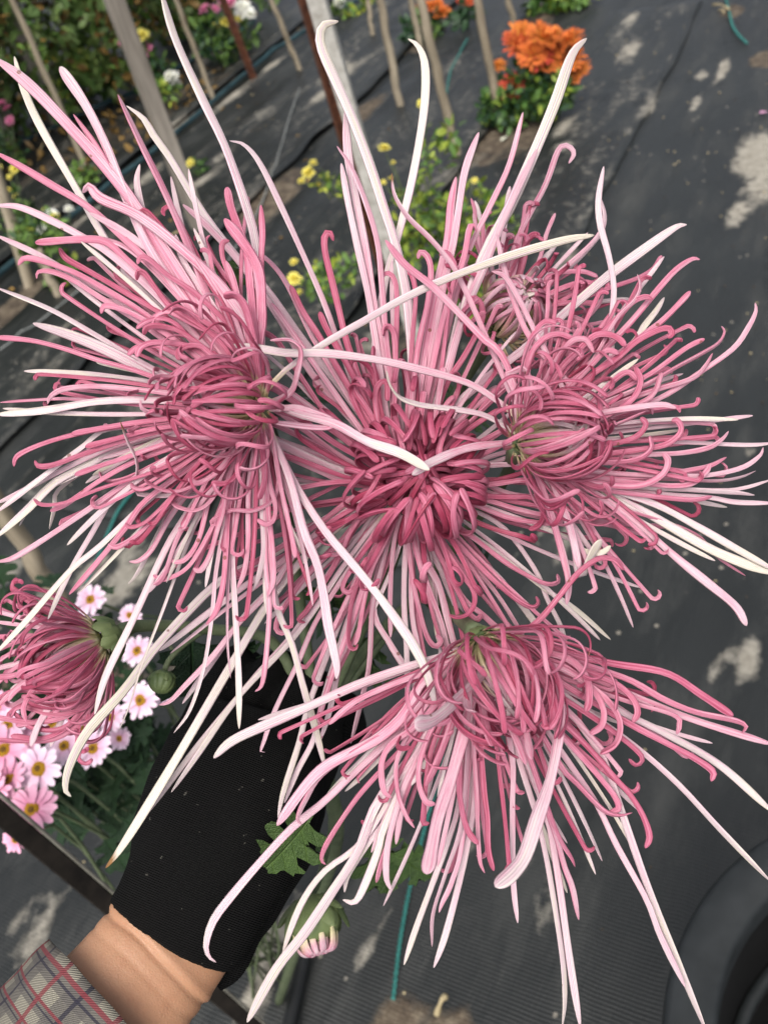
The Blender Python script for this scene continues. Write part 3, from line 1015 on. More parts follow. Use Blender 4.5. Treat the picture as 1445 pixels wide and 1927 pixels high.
def petal_profile(tone, flags, rr):
    blunt = 'b' in flags or 's' in flags or tone > .5
    bulge = 1.32 if 's' in flags else (1.12 if tone < .3 else 1.0)
    end = .95 if blunt else .90

    def f(t):
        w = .62 + .38 * min(1, t / .35)
        if t > .6:
            w *= 1 + (bulge - 1) * math.sin(math.pi * min(1, (t - .6) / .42)) ** 1.0
        if blunt and t > .9:
            w *= 1.0 + .12 * math.sin((t - .9) / .1 * math.pi)
        if t > end:
            q = (t - end) / (1 - end)
            w *= max(.10, math.sqrt(max(0., 1 - q ** (3.2 if blunt else 1.9))))
        return w * rr * (1 + .05 * math.sin(t * 23 + rr * 9e4))
    return f


def add_petal(root, path3, wpx, k, tone, flags='', rolls=None, hint=None, ext=.13):
    n = 30 if len(path3) > 4 else 22
    path, L = spline(path3, n, 1.55)
    path = [p - root.location for p in path]
    rr = wpx * .5 * k * .86
    v, f, t, u = sweep(path, petal_profile(tone, flags, rr), RIB, hint if hint is not None else -FWD,
                       rnd.uniform(-.5, .5) if rolls is None else rolls, rnd.uniform(-.9, .9), (lambda t, f0=rnd.uniform(.7, 1.), f1=rnd.uniform(.3, .5): f0 - f1 * max(0., min(1., (t - .35) / .5))) if tone < .42 else rnd.uniform(.7, 1.), True, 1.55)
    o = mesh_obj('petal', v, f, M['petal'], root, attrs={'t': t, 'u': u})
    j = rnd.uniform(-.11, .11)
    if tone < .2:
        mid, tip = tone + .17, tone + .02
    elif tone < .42:
        mid, tip = tone + .08, tone - .02
    else:
        mid, tip = tone + .02, tone + .03
    if 't' in flags:
        tip = .14
    o.color = (max(0, mid + j), max(0, tip + j), 1. if 'd' in flags else 0., ext * rnd.uniform(.7, 1.2))
    return o


def bract_mesh():
    v, f = [], []
    rows = [(0, .55), (.25, .9), (.5, 1.), (.75, .8), (.92, .42), (1, .08)]
    for s, w in rows:
        for a in (-1, -.5, 0, .5, 1):
            v.append(Vector((a * w * .42, s, .16 * math.sin(s * 2.2) - .14 * a * a * w + (.05 if a == 0 else 0))))
    for i in range(len(rows) - 1):
        for k in range(4):
            q = i * 5 + k
            f.append((q, q + 1, q + 6, q + 5))
    me = bpy.data.meshes.new('bract')
    me.from_pydata([tuple(x) for x in v], [], f)
    me.polygons.foreach_set('use_smooth', [True] * len(me.polygons))
    me.materials.append(M['bract'])
    return me


BRACT = bract_mesh()


def frame(n):
    e1 = n.cross(Vector((.31, .2, .93))).normalized()
    return e1, n.cross(e1).normalized()


def add_calyx(root, base, n, rad, count=16, mat='bract', cover=.9):
    """A green cup with overlapping scales; base = where the petals leave it (world), n = axis."""
    e1, e2 = frame(n)
    g = Geo()
    prof = [(-.95, .16), (-.85, .45), (-.6, .78), (-.3, .95), (0, 1.0), (.12, .8), (.2, .3), (.22, .02)]
    v, f = [], []
    for h, r in prof:
        for k in range(14):
            a = 2 * math.pi * k / 14
            v.append(base - root.location + n * (h * rad) + (e1 * math.cos(a) + e2 * math.sin(a)) * (r * rad))
    for i in range(len(prof) - 1):
        for k in range(14):
            f.append((i * 14 + k, i * 14 + (k + 1) % 14, (i + 1) * 14 + (k + 1) % 14, (i + 1) * 14 + k))
    g.add(v, f)
    c = g.obj('calyx', M[mat], root)
    for i in range(count):
        ring = i % 2
        a = 2 * math.pi * (i / count) + .1
        rad_dir = e1 * math.cos(a) + e2 * math.sin(a)
        tang = n.cross(rad_dir).normalized()
        p = base - root.location + n * (-.80 * rad + ring * .22 * rad) + rad_dir * (.80 + .28 * ring) * rad
        up = (n * .82 + rad_dir * (.50 - .2 * ring)).normalized()
        out = tang.cross(up).normalized()
        s = rad * rnd.uniform(.95, 1.25) * cover
        m = Matrix(((tang.x * s, up.x * s, out.x * s, p.x), (tang.y * s, up.y * s, out.y * s, p.y),
                    (tang.z * s, up.z * s, out.z * s, p.z), (0, 0, 0, 1)))
        link_obj('bract', BRACT, c, m)
    return c


FIST = P(578, 1392, .405)
STEM_VIA = {'A': [(740, 1050, .345), (660, 1230, .385)], 'B': [(520, 850, .35), (560, 1100, .39)],
            'C': [(930, 930, .35), (760, 1150, .40)], 'D': [(868, 1168, .312), (800, 1120, .36), (690, 1220, .40)],
            'E': [(868, 725, .365), (800, 870, .385), (680, 1150, .41)], 'F': [(262, 1178, .35), (390, 1184, .375), (520, 1215, .395)]}
FLOWER = {}
for key, (bp, d, ax, label) in HEADS.items():
    base = P(bp[0], bp[1], d)
    k = d / FOC
    n = cvec(*ax)
    e1, e2 = frame(n)
    root = thing('spider_chrysanthemum', base, label, 'flower', 'spider chrysanthemum blooms')
    FLOWER[key] = root
    rad = {'A': 34, 'B': 14, 'C': 13, 'D': 20, 'E': 14, 'F': 28}[key] * k
    add_calyx(root, base - n * (6 * k), n, rad * 1.15)
    # stem down to the gloved hand
    pts = [base - n * rad * .9] + [P(*q) for q in STEM_VIA[key]] + [FIST + Vector((rnd.uniform(-.006, .006), rnd.uniform(-.006, .006), 0))]
    path, L = spline(pts, 22)
    v, f, t, u = sweep([p - root.location for p in path], lambda t: .0025 + .0010 * max(0, .12 - t) / .12)
    mesh_obj('stem', v, f, M['stem'], root)
    # inner petals
    for fi, (cnt, r0s, Ls, a0s, a1, hook, w, tones) in enumerate(FAM[key]):
        ext = .06 if key == 'A' else ((1.1, .8, .3) if key == 'E' else (.8, .26, .16))[fi]
        for i in range(cnt):
            phi = i * 2.39996 + rnd.uniform(-.2, .2) + len(Ls)
            q = (i + .5) / cnt
            r, h = r0s[0] + (r0s[1] - r0s[0]) * math.sqrt(q), 4.
            L = rnd.uniform(*Ls)
            a0 = math.radians(rnd.uniform(*a0s))
            a1r = math.radians(a1 + rnd.uniform(-14, 14))
            hk = math.radians(hook * rnd.uniform(.65, 1.15))
            N = 20
            pts = []
            rad0, tan0 = e1 * math.cos(phi) + e2 * math.sin(phi), e2 * math.cos(phi) - e1 * math.sin(phi)
            psi = rnd.gauss(0, .28 if fi < (3 if key == 'A' else 2) else .8)
            hax = tan0 * math.cos(psi) + n * math.sin(psi)
            d3 = n * math.cos(a0) + rad0 * math.sin(a0)
            pos = base + n * (h * k) + rad0 * (r * k)
            wob = rnd.uniform(-.6, .6)
            for s_ in range(N + 1):
                s = s_ / N
                pts.append(pos.copy())
                pos += d3 * (L * k / N)
                if s < .58:
                    q2 = min(1, (s + 1 / N) / .58) ** 1.4 - (s / .58) ** 1.4
                    d3 = Matrix.Rotation((a1r - a0) * q2, 3, tan0) @ d3
                    d3 = Matrix.Rotation(wob / N, 3, n) @ d3
                else:
                    d3 = Matrix.Rotation(hk / (N * .42), 3, hax) @ d3
            radial = e1 * math.cos(phi) + e2 * math.sin(phi)
            add_petal(root, pts, w * rnd.uniform(.85, 1.1), k, rnd.uniform(*tones), '', rnd.uniform(-.25, .25), radial + n * .3, ext)
    # thin rays
    cnt, (g0, g1), (l0, l1) = RAYS[key]
    for i in range(cnt):
        ang = math.radians(g0 + (g1 - g0) * (i + rnd.uniform(.1, .9)) / cnt)
        hooked = rnd.random() < .68
        L = rnd.uniform(l0, l1) * (.82 if hooked else 1.08)
        bend = rnd.uniform(-.35, .35)
        zt, zr = rnd.uniform(-45, 30), rnd.uniform(-45, -12)
        x, y, a, pts = bp[0] + 14 * math.cos(ang), bp[1] - 14 * math.sin(ang), ang, []
        for q in range(9):
            pts.append(P(x, y, d - (zr + zt * (q / 8) ** 1.2) * k))
            x, y, a = x + math.cos(a) * L / 8, y - math.sin(a) * L / 8, a + bend / 8
        if hooked:
            sg, R = rnd.choice((-1, 1)), rnd.uniform(8, 13)
            turn = rnd.uniform(1.6, 3.9)
            zz = zr + zt
            for q in range(6):
                pts.append(P(x, y, d - (zz + (q + 1) * rnd.uniform(0, 2.2)) * k))
                a += sg * turn / 6
                x, y = x + math.cos(a) * R * turn / 6, y - math.sin(a) * R * turn / 6
        add_petal(root, pts, rnd.uniform(9, 11.5), k, rnd.uniform(.5, .8) if hooked else rnd.uniform(.04, .3))
    # the long petals
    for line in TR[key].strip().split('\n'):
        fl = line.split(';')
        xy = [tuple(float(c) for c in q.split(',')) for q in fl[0].split()]
        w, tone = float(fl[1]), float(fl[2])
        zt = float(fl[3]) if len(fl) > 3 else rnd.uniform(-25, 20)
        flags = fl[4] if len(fl) > 4 else ''
        zr = -34 + 46 * tone + rnd.uniform(-8, 8)
        gap = math.hypot(xy[0][0] - bp[0], xy[0][1] - bp[1])
        if gap > 30 and 'n' not in flags:                 # carry the petal back to the head it grows from
            q = 18 / gap
            xy.insert(0, (bp[0] + (xy[0][0] - bp[0]) * q, bp[1] + (xy[0][1] - bp[1]) * q))
        cum = [0]
        for a, b in zip(xy, xy[1:]):
            cum.append(cum[-1] + math.hypot(b[0] - a[0], b[1] - a[1]))
        ph0 = rnd.uniform(0, 6)
        pts = []
        for (x, y), c in zip(xy, cum):
            s = c / cum[-1]
            z = zr + zt * s ** 1.15 + 9 * math.sin(s * 3.1 + ph0) * s
            pts.append(P(x, y, d - z * k))
        if len(pts) == 2:
            pts.insert(1, (pts[0] + pts[1]) / 2 - FWD * (6 * k))
        add_petal(root, pts, w, k, tone, flags)

# main stem: from the hand down to the planting hole
root = FLOWER['A']
pts = [FIST, P(632, 1530, .45), P(614, 1650, .56), P(560, 1780, .78), on_ground(G(520, 1880), 0)]
path, L = spline(pts, 26)
v, f, t, u = sweep([p - root.location for p in path], lambda t: .0042 + .0015 * t)
mesh_obj('stem', v, f, M['stem'], root)

# ---- lobed leaves
HALF = [(0, .015, 0), (.13, .03, .1), (.17, .16, .14), (.13, .33, .18), (.22, .30, .22), (.24, .38, .25), (.31, .26, .28), (.34, .15, .32), (.40, .22, .36), (.38, .36, .40),
        (.40, .50, .44), (.48, .44, .47), (.53, .47, .5), (.55, .33, .52), (.57, .18, .55), (.64, .22, .6), (.66, .33, .64), (.70, .41, .68), (.75, .31, .72), (.81, .30, .76),
        (.80, .18, .79), (.86, .13, .84), (.91, .13, .88), (.95, .06, .94), (1, 0, 1)]


def leaf_mesh(name, mat, droop=.25, fold=.35, wide=1., seed=1):
    r = random.Random(seed)
    v, f = [], []

    def z(x, y):
        return -droop * x * x + fold * abs(y) - .25 * y * y + .03 * math.sin(x * 15 + seed) * abs(y) * 4
    for sgn in (1, -1):
        o = len(v)
        for x, y, rb in HALF:
            jx, jy = x + r.uniform(-.02, .02), y * wide * r.uniform(.88, 1.12)
            v.append((sgn * jy, jx, z(jx, jy)))
            v.append((sgn * jy * .5, (jx + rb) / 2, z((jx + rb) / 2, jy * .5) - .008))
            v.append((0, rb, z(rb, 0)))
        for i in range(len(HALF) - 1):
            for j in (0, 1):
                q = (o + i * 3 + j, o + i * 3 + j + 1, o + i * 3 + j + 4, o + i * 3 + j + 3)
                f.append(q if sgn > 0 else q[::-1])
    me = bpy.data.meshes.new(name)
    me.from_pydata(v, [], f)
    me.polygons.foreach_set('use_smooth', [True] * len(me.polygons))
    me.materials.append(mat)
    return me


LEAVES = {m: [leaf_mesh('leaf', M[m + '_v'], rnd.uniform(.1, .4), rnd.uniform(.15, .45), rnd.uniform(.9, 1.1), s) for s in range(4)]
          for m in ('leaf', 'leaf_dark', 'leaf_yellow', 'leaf_mid')}


def place(me, root, name, p, along, normal, size):
    y = along.normalized()
    x = y.cross(normal).normalized()
    zz = x.cross(y)
    q = p - root.location
    s = size
    return link_obj(name, me, root, Matrix(((x.x * s, y.x * s, zz.x * s, q.x), (x.y * s, y.y * s, zz.y * s, q.y), (x.z * s, y.z * s, zz.z * s, q.z), (0, 0, 0, 1))))


for kind, (x0, y0, d0), (x1, y1, d1), nrm, own in [
        ('leaf', (590, 1530, .352), (505, 1655, .342), (.5, .1, .8), 'A'), ('leaf', (700, 1560, .47), (740, 1700, .47), (.1, .4, 1), 'A'),
        ('leaf', (735, 1600, .475), (812, 1660, .47), (-.2, .3, 1), 'A'), ('leaf_dark', (360, 1190, .40), (365, 1330, .43), (.3, .2, 1), 'F'),
        ('leaf_dark', (600, 770, .36), (590, 715, .37), (.2, .2, 1), 'B'), ('leaf_dark', (640, 1150, .42), (560, 1170, .43), (.2, .5, 1), 'A'),
        ('leaf', (650, 1080, .41), (600, 1160, .43), (.4, .2, 1), 'A'), ('leaf', (700, 1190, .41), (655, 1290, .43), (-.2, .3, 1), 'A'),
        ('leaf', (850, 1120, .36), (790, 1190, .385), (0, .5, 1), 'D'), ('leaf_dark', (420, 1210, .40), (480, 1320, .425), (.1, .3, 1), 'F'),
        ('leaf', (830, 760, .41), (900, 740, .43), (0, .5, 1), 'E'), ('leaf', (860, 790, .41), (940, 770, .43), (0, .6, 1), 'E'),
        ('leaf_dark', (880, 1030, .38), (930, 1085, .40), (0, .6, 1), 'C'), ('leaf', (830, 1250, .33), (845, 1320, .34), (-.4, .3, 1), 'D'),
        ('leaf', (612, 1620, .52), (606, 1570, .52), (.4, .2, 1), 'A'), ('leaf', (420, 480, .36), (450, 560, .37), (.1, .2, 1), 'B')]:
    a, b = P(x0, y0, d0), P(x1, y1, d1)
    L = (b - a).length
    place(rnd.choice(LEAVES[kind]), FLOWER[own], 'leaf', a, b - a, cvec(*nrm), L)

# ---- buds
def bud_body(root, c, n, L, R, ribs, depth, mat, name='calyx', m=54):
    """A ribbed egg along n; its closed end meets the stalk."""
    e1, e2 = frame(n)
    v, f = [], []
    prof = [(0, .12), (.05, .42), (.15, .74), (.32, .96), (.5, 1.), (.68, .93), (.82, .78), (.92, .58), (.98, .34), (1., .06)]
    for s, r in prof:
        for k in range(m):
            a = 2 * math.pi * k / m
            q = 1 - depth * (abs(math.sin(a * ribs / 2)) < .22) * (.4 + s) + .03 * math.sin(a * 3 + s * 5)
            v.append(c - root.location + n * ((s - .5) * L) + (e1 * math.cos(a) + e2 * math.sin(a)) * (r * R * q))
    for i in range(len(prof) - 1):
        for k in range(m):
            f.append((i * m + k, i * m + (k + 1) % m, (i + 1) * m + (k + 1) % m, (i + 1) * m + k))
    return mesh_obj(name, v, f, M[mat], root)


def hug_bracts(root, parent, c, n, L, R, count, reach):
    """Scales lying close against the bud."""
    e1, e2 = frame(n)
    for i in range(count):
        a = i * 2 * math.pi / count + .2
        rd = e1 * math.cos(a) + e2 * math.sin(a)
        tg = n.cross(rd)
        ring = i % 2
        p = c - root.location - n * (L * (.44 - .16 * ring)) + rd * (R * (.50 + .34 * ring))
        up = (n * (.75 + .2 * ring) + rd * (.62 - .42 * ring)).normalized()
        s = R * reach * rnd.uniform(.9, 1.1)
        out = tg.cross(up).normalized()
        link_obj('bract', BRACT, parent, Matrix(((tg.x * s, up.x * s, out.x * s, p.x), (tg.y * s, up.y * s, out.y * s, p.y), (tg.z * s, up.z * s, out.z * s, p.z), (0, 0, 0, 1))))


bud = thing('chrysanthemum_bud', P(305, 1283, .36), 'closed green chrysanthemum bud nodding on a thin stalk among pale petals', 'bud')
bn, bc = cvec(-.1, -.8, .45), P(305, 1283, .36)
cx = bud_body(bud, bc, bn, .0098, .0056, 9, .12, 'bract')
hug_bracts(bud, cx, bc, bn, .0098, .0056, 8, .7)
path, L = spline([bc - bn * .0045, P(318, 1243, .364), P(345, 1215, .37), P(388, 1184, .375)], 14)
v, f, t, u = sweep([p - bud.location for p in path], lambda t: .0012)
mesh_obj('stem', v, f, M['stem'], bud)

bud = thing('chrysanthemum_bud', P(590, 1745, .42), 'opening green bud with furled pink petals beside the black glove', 'bud')
bn, bc = cvec(.22, -.84, .45), P(592, 1738, .40)
e1, e2 = frame(bn)
cx = bud_body(bud, bc - bn * .002, bn, .021, .0122, 8, .07, 'bract')
hug_bracts(bud, cx, bc - bn * .002, bn, .021, .0122, 14, 1.1)
kb = .40 / FOC
for i in range(22):
    ph = i * 2.4
    rd = e1 * math.cos(ph) + e2 * math.sin(ph)
    r0 = .0102 * math.sqrt((i + 1) / 22)
    pts = []
    for s_ in range(9):
        s = s_ / 8
        pts.append(bc + bn * (.002 + .0105 * math.sin(s * 2.2)) + rd * (r0 * (1 - s ** 2.2 * .95)))
    add_petal(bud, pts, 15, kb, rnd.uniform(.25, .5), '', 0., rd, .6)
path, L = spline([bc - bn * .012, P(597, 1665, .43), P(612, 1610, .46), P(624, 1560, .47)], 14)
v, f, t, u = sweep([p - bud.location for p in path], lambda t: .0018)
mesh_obj('stem', v, f, M['stem'], bud)

# ------------------------------------------------------------------ the gloved hand that holds the stems
def loft(sections, m=28, thick=.62, rings=40):
    """sections: (x, y, depth, half-width px). A closed tube whose width lies across the view."""
    pts = [P(x, y, d) for x, y, d, w in sections]
    path, L = spline(pts, rings)
    ws = [w * d / FOC for x, y, d, w in sections]
    V, Fc, UVs = [], [], []
    n = len(path)
    for i, p in enumerate(path):
        t = i / (n - 1) * (len(ws) - 1)
        j = min(int(t), len(ws) - 2)
        q = t - j
        q = q * q * (3 - 2 * q)
        w = ws[j] + (ws[j + 1] - ws[j]) * q
        tan = (path[min(i + 1, n - 1)] - path[max(i - 1, 0)]).normalized()
        side = tan.cross(FWD).normalized()
        nor = side.cross(tan)
        for k in range(m):
            a = 2 * math.pi * k / m
            V.append(p + side * (math.cos(a) * w) + nor * (math.sin(a) * w * thick))
            UVs.append((k / m, i / (n - 1)))
    for i in range(n - 1):
        for k in range(m):
            a, b = i * m + k, i * m + (k + 1) % m
            Fc.append((a, b, b + m, a + m))
    return V, Fc, UVs, n


def capped(V, Fc, n, m):
    return V, Fc + [tuple(range(m - 1, -1, -1)), tuple(range((n - 1) * m, n * m))]


def skin_material():
    m = NT('skin', .5, .4)
    co = m.coord('Object')
    n1, n2, n3 = m.noise(22., co, 4), m.noise(210., co, 3), m.noise(700., co, 2)
    col = m.ramp(n1, [(.32, (.34, .165, .09)), (.5, (.42, .22, .125)), (.7, (.47, .26, .155))])
    col = m.mix(m.math('MULTIPLY', m.math('SUBTRACT', n2, .5, clamp=True), .9), col, (.33, .13, .07, 1))
    vor = m.n('TexVoronoi', feature='DISTANCE_TO_EDGE')
    vor.inputs['Scale'].default_value = 800
    m.put(vor.inputs['Vector'], m.mapping(co, (1, 1, 1), (0, 0, .6)))
    h = m.math('ADD', m.math('MULTIPLY', vor.outputs['Distance'], 1.2), m.math('MULTIPLY', n3, .3))
    h = m.math('ADD', h, m.math('MULTIPLY', n2, .8))
    m.bump(h, .3, .0005)
    m.b.inputs['Subsurface Weight'].default_value = .12
    m.b.inputs['Subsurface Radius'].default_value = (.006, .002, .001)
    m.b.inputs['Subsurface Scale'].default_value = .5
    return m.color(col)


def knit_material(axis):
    m = NT('black_knit', .95, .12)
    co = m.coord('Object')
    dot = m.n('VectorMath', operation='DOT_PRODUCT')
    m.put(dot.inputs[0], co)
    dot.inputs[1].default_value = axis
    wob = m.noise(30., co, 2)
    ph = m.math('ADD', m.math('MULTIPLY', dot.outputs['Value'], 7600.), m.math('MULTIPLY', wob, 3.5))
    wv = m.math('SINE', ph)
    fz = m.noise(900., co, 3)
    col = m.mix(m.math('MULTIPLY_ADD', wv, .5, .5), (.0035, .0034, .0034, 1), (.0075, .0073, .0070, 1))
    col = m.mix(m.math('MULTIPLY', m.math('GREATER_THAN', m.noise(330., co, 2), .735), .7), col, (.10, .095, .08, 1))
    m.bump(m.math('ADD', wv, m.math('MULTIPLY', fz, 1.2)), .6, .0007)
    return m.color(col)


def plaid_material():
    m = NT('plaid_cotton', .9, .1)
    uv = m.n('UVMap').outputs[0]
    sp = m.n('SeparateXYZ')
    m.put(sp.inputs[0], uv)
    U_, V_ = sp.outputs[0], sp.outputs[1]

    def band(x, freq, c, half):
        f = m.math('FRACT', m.math('MULTIPLY', x, freq))
        return m.math('LESS_THAN', m.math('ABSOLUTE', m.math('SUBTRACT', f, c)), half)
    twill = m.math('MULTIPLY_ADD', m.math('SINE', m.math('ADD', m.math('MULTIPLY', U_, 1100.), m.math('MULTIPLY', V_, 900.))), .5, .5)
    col = m.mix(twill, (.11, .105, .085, 1), (.40, .37, .29, 1))
    grey = (.10, .092, .085, 1)
    col = m.mix(m.math('MULTIPLY', band(U_, 8., .5, .22), .75), col, grey)
    col = m.mix(m.math('MULTIPLY', band(V_, 10., .5, .24), .75), col, grey)
    col = m.mix(m.math('MULTIPLY', band(U_, 8., .5, .03), .85), col, (.02, .02, .035, 1))
    col = m.mix(m.math('MULTIPLY', band(V_, 10., .5, .035), .85), col, (.02, .02, .035, 1))
    col = m.mix(m.math('MULTIPLY', band(U_, 8., .02, .055), .85), col, (.20, .03, .04, 1))
    col = m.mix(m.math('MULTIPLY', band(V_, 10., .30, .06), .85), col, (.20, .03, .04, 1))
    col = m.mix(m.math('MULTIPLY', m.noise(40., m.coord('Object'), 3), .35), col, (.12, .11, .11, 1))
    m.bump(twill, .5, .0006)
    return m.color(col)


person = thing('person', P(60, 2060, .31), 'hand in a black knitted glove with a plaid shirt cuff, holding the flower stems', 'person')
arm_secs = [(372, 1690, .357, 112), (318, 1772, .350, 124), (262, 1842, .341, 130), (180, 1935, .330, 146), (60, 2060, .318, 168), (-130, 2260, .30, 190)]
V, Fc, UVs, n = loft(arm_secs, 40, .60, 130)
V = [v + (v - P(250, 1850, .345)).normalized() * (.0010 * nz3(v.x * 45, v.y * 45, v.z * 45)) for v in V]
V, Fc = capped(V, Fc, n, 40)
cuff, back = P(318, 1772, .350), (P(200, 1915, .333) - P(318, 1772, .350)).normalized()
for i, v in enumerate(V):                                # the folds of the wrist beside the cuff
    s = (v - cuff).dot(back) + .0016 * nz3(v.x * 60, v.y * 60, v.z * 60)
    dp = -.0011 * math.exp(-((s - .0075) / .0011) ** 2) + .0008 * math.exp(-((s - .0045) / .0022) ** 2) - .0004 * math.exp(-((s - .0150) / .0012) ** 2)
    V[i] = v + (v - cuff - back * (v - cuff).dot(back)).normalized() * dp
mesh_obj('body', [v - person.location for v in V], Fc, skin_material(), person)
# glove: palm, heel of the hand, four fingers and a thumb, fused into one knitted surface
hand_axis = (P(485, 1380, .385) - P(318, 1772, .350)).normalized()
g = Geo()
V, Fc, UVs, n = loft([(324, 1762, .3512, 137), (350, 1714, .354, 141), (400, 1600, .364, 158), (447, 1480, .376, 163), (478, 1392, .388, 152), (492, 1350, .393, 120)], 28, .68)
V, Fc = capped(V, Fc, n, 28)
g.add(V, Fc)
V, Fc, UVs, n = loft([(398, 1838, .361, 36), (428, 1812, .364, 52), (446, 1745, .367, 60), (505, 1640, .373, 62), (555, 1545, .380, 52), (580, 1450, .388, 40)], 20, .8)
V, Fc = capped(V, Fc, n, 20)
g.add(V, Fc)
wdir = (385, 1340, 592, 1425)
for q, (L, r) in zip((0., .31, .63, .93), ((150, 34), (172, 37), (165, 37), (140, 36))):
    x, y = wdir[0] + (wdir[2] - wdir[0]) * q, wdir[1] + (wdir[3] - wdir[1]) * q - 10
    pts = [P(x - 20, y + 60, .385), P(x, y, .388), P(x + L * .32, y - L * .52, .400), P(x + L * .55, y - L * .55, .425), P(x + L * .62, y - L * .25, .445), P(x + L * .45, y + L * .15, .448)]
    path, LL = spline(pts, 26)
    v, f, t, u = sweep(path, lambda t: (r * .385 / FOC) * (1 - .18 * t) * (1 if t < .9 else math.sqrt(max(.12, 1 - ((t - .9) / .1) ** 2))), [(math.cos(a * math.pi / 7), math.sin(a * math.pi / 7)) for a in range(14)])
    g.add(v, f)
path, LL = spline([P(520, 1600, .374), P(565, 1520, .381), P(600, 1440, .392), P(612, 1370, .398), P(596, 1310, .402)], 26)   # thumb
v, f, t, u = sweep(path, lambda t: (40 * .385 / FOC) * (1 - .15 * t) * (1 if t < .9 else math.sqrt(max(.12, 1 - ((t - .9) / .1) ** 2))), [(math.cos(a * math.pi / 7), math.sin(a * math.pi / 7)) for a in range(14)])
g.add(v, f)
g.v = [v + Vector((nz3(v.x * 55, v.y * 55, v.z * 55), nz3(v.x * 55 + 9, v.y * 55, v.z * 55), nz3(v.x * 55, v.y * 55 + 9, v.z * 55))) * .0016 - person.location for v in g.v]
tmp = g.obj('glove_shape', [bpy.data.materials.new('tmp')], None)
md = tmp.modifiers.new('fuse', 'REMESH')
md.mode = 'VOXEL'
md.voxel_size = .0016
md = tmp.modifiers.new('soft', 'SMOOTH')
md.iterations = 10
md.factor = .5
dg = bpy.context.evaluated_depsgraph_get()
me = bpy.data.meshes.new_from_object(tmp.evaluated_get(dg))
bpy.data.objects.remove(tmp, do_unlink=True)
me.name = 'glove'
me.materials.clear()
me.materials.append(knit_material(hand_axis))
me.polygons.foreach_set('use_smooth', [True] * len(me.polygons))
link_obj('glove', me, person)
# sleeve
V, Fc, UVs, n = loft([(205, 1893, .3345, 172), (185, 1915, .332, 172), (120, 1990, .325, 178), (20, 2100, .315, 190), (-150, 2290, .30, 205)], 44, .80)
V = [v + (v - P(150, 1950, .33)).normalized() * (.0022 * nz3(v.x * 30 + 4, v.y * 30, v.z * 30) + .001 * nz3(v.x * 90, v.y * 90, v.z * 90)) for v in V]
sl = mesh_obj('sleeve', [v - person.location for v in V], Fc, plaid_material(), person, uvs=UVs)
s = sl.modifiers.new('cloth', 'SOLIDIFY')
s.thickness = .0016
s.offset = 1

# ------------------------------------------------------------------ posts, canes and bars
def post(name, base_px, top_px, w, mat, label, cat, shape='box', extra=.0, depth=None, group=None):
    base = G(*base_px)
    top = above(base, *top_px)
    top = base + (top - base) * (1 + extra)
    d = (top - base).normalized()
    o = thing(name, base, label, cat, group) if shape == 'angle' else None
    z0 = -.05
    L = (top - base).length
    lean = d.to_track_quat('Z', 'Y').to_matrix()
    spin = Matrix.Rotation(rnd.uniform(-.3, .3), 3, 'Z')

    def build(rects, nm, mt, parent):
        g = Geo()
        for (x0, x1, y0, y1) in rects:
            v, f = [], []
            N = 10
            for i in range(N + 1):
                z = z0 + (L - z0) * i / N
                j = [rnd.uniform(-.03, .03) * w for _ in range(4)]
                for q, (a, b) in enumerate(((x0, y0), (x1, y0), (x1, y1), (x0, y1))):
                    v.append(lean @ (spin @ Vector((a + j[q], b + j[q], 0)) + Vector((0, 0, z))))
            for i in range(N):
                for q in range(4):
                    f.append((i * 4 + q, i * 4 + (q + 1) % 4, i * 4 + 4 + (q + 1) % 4, i * 4 + 4 + q))
            f += [(3, 2, 1, 0), tuple(range(N * 4, N * 4 + 4))]
            g.add(v, f)
        return g.obj(nm, mt, parent, smooth=False)
    if shape == 'angle':
        build([(-w / 2, w / 2, -w * .06, w * .06)], 'flange', M[mat], o)
        build([(-w / 2, -w / 2 + w * .12, w * .065, w * .8)], 'flange', M[mat], o)
        return o
    if shape == 'box':
        dd = depth or w
        ob = build([(-w / 2, w / 2, -dd / 2, dd / 2)], name, M[mat], None)
        b = ob.modifiers.new('edge', 'BEVEL')
        b.width = w * .08
        b.segments = 2
    else:
        path = [Vector((0, 0, z0)).lerp(d * L, i / 24) + Vector((w * .25 * nz3(i * .3, base.x * 7), w * .25 * nz3(i * .3, base.y * 7), 0)) for i in range(25)]
        v, f, t, u = sweep(path, lambda t: w * .5 * (1.05 - .12 * t + (.10 if abs((t * 5) % 1 - .5) < .045 else 0)))
        ob = mesh_obj(name, v, f, M[mat])
    ob.location = base
    return tag(ob, label, cat, group)


CG = 'canes standing in the beds'
post('wooden_post', (376, 425), (212, -10), .052, 'wood', 'thick weathered grey wooden post left of the rusty posts', 'post', 'box', .15)
post('wooden_post', (110, 235), (8, -10), .07, 'wood', 'wide grey post in front of the hedge at the far upper left', 'post', 'box', .3)
post('garden_cane', (158, 305), (22, -5), .026, 'bamboo', 'pale cane leaning beside the wide grey post, upper left', 'cane', 'round', .2, group=CG)
post('garden_cane', (60, 200), (-4, 20), .022, 'bamboo', 'thin cane at the very left edge in front of the hedge', 'cane', 'round', .2, group=CG)
post('garden_cane', (48, 535), (-30, 250), .036, 'bamboo', 'stout cane at the left edge with its foot near the blue-green hose end', 'cane', 'round', .3, group=CG)
post('garden_cane', (110, 560), (70, 470), .03, 'bamboo', 'short broken cane stub behind the left bloom', 'cane', 'round', .0, group=CG)
post('garden_cane', (240, 150), (184, 26), .022, 'bamboo', 'short cane ending in mid-air before the hedge', 'cane', 'round', .0, group=CG)
post('garden_cane', (402, 185), (328, -10), .022, 'bamboo', 'thin cane between the grey post and the far rusty post', 'cane', 'round', .2, group=CG)
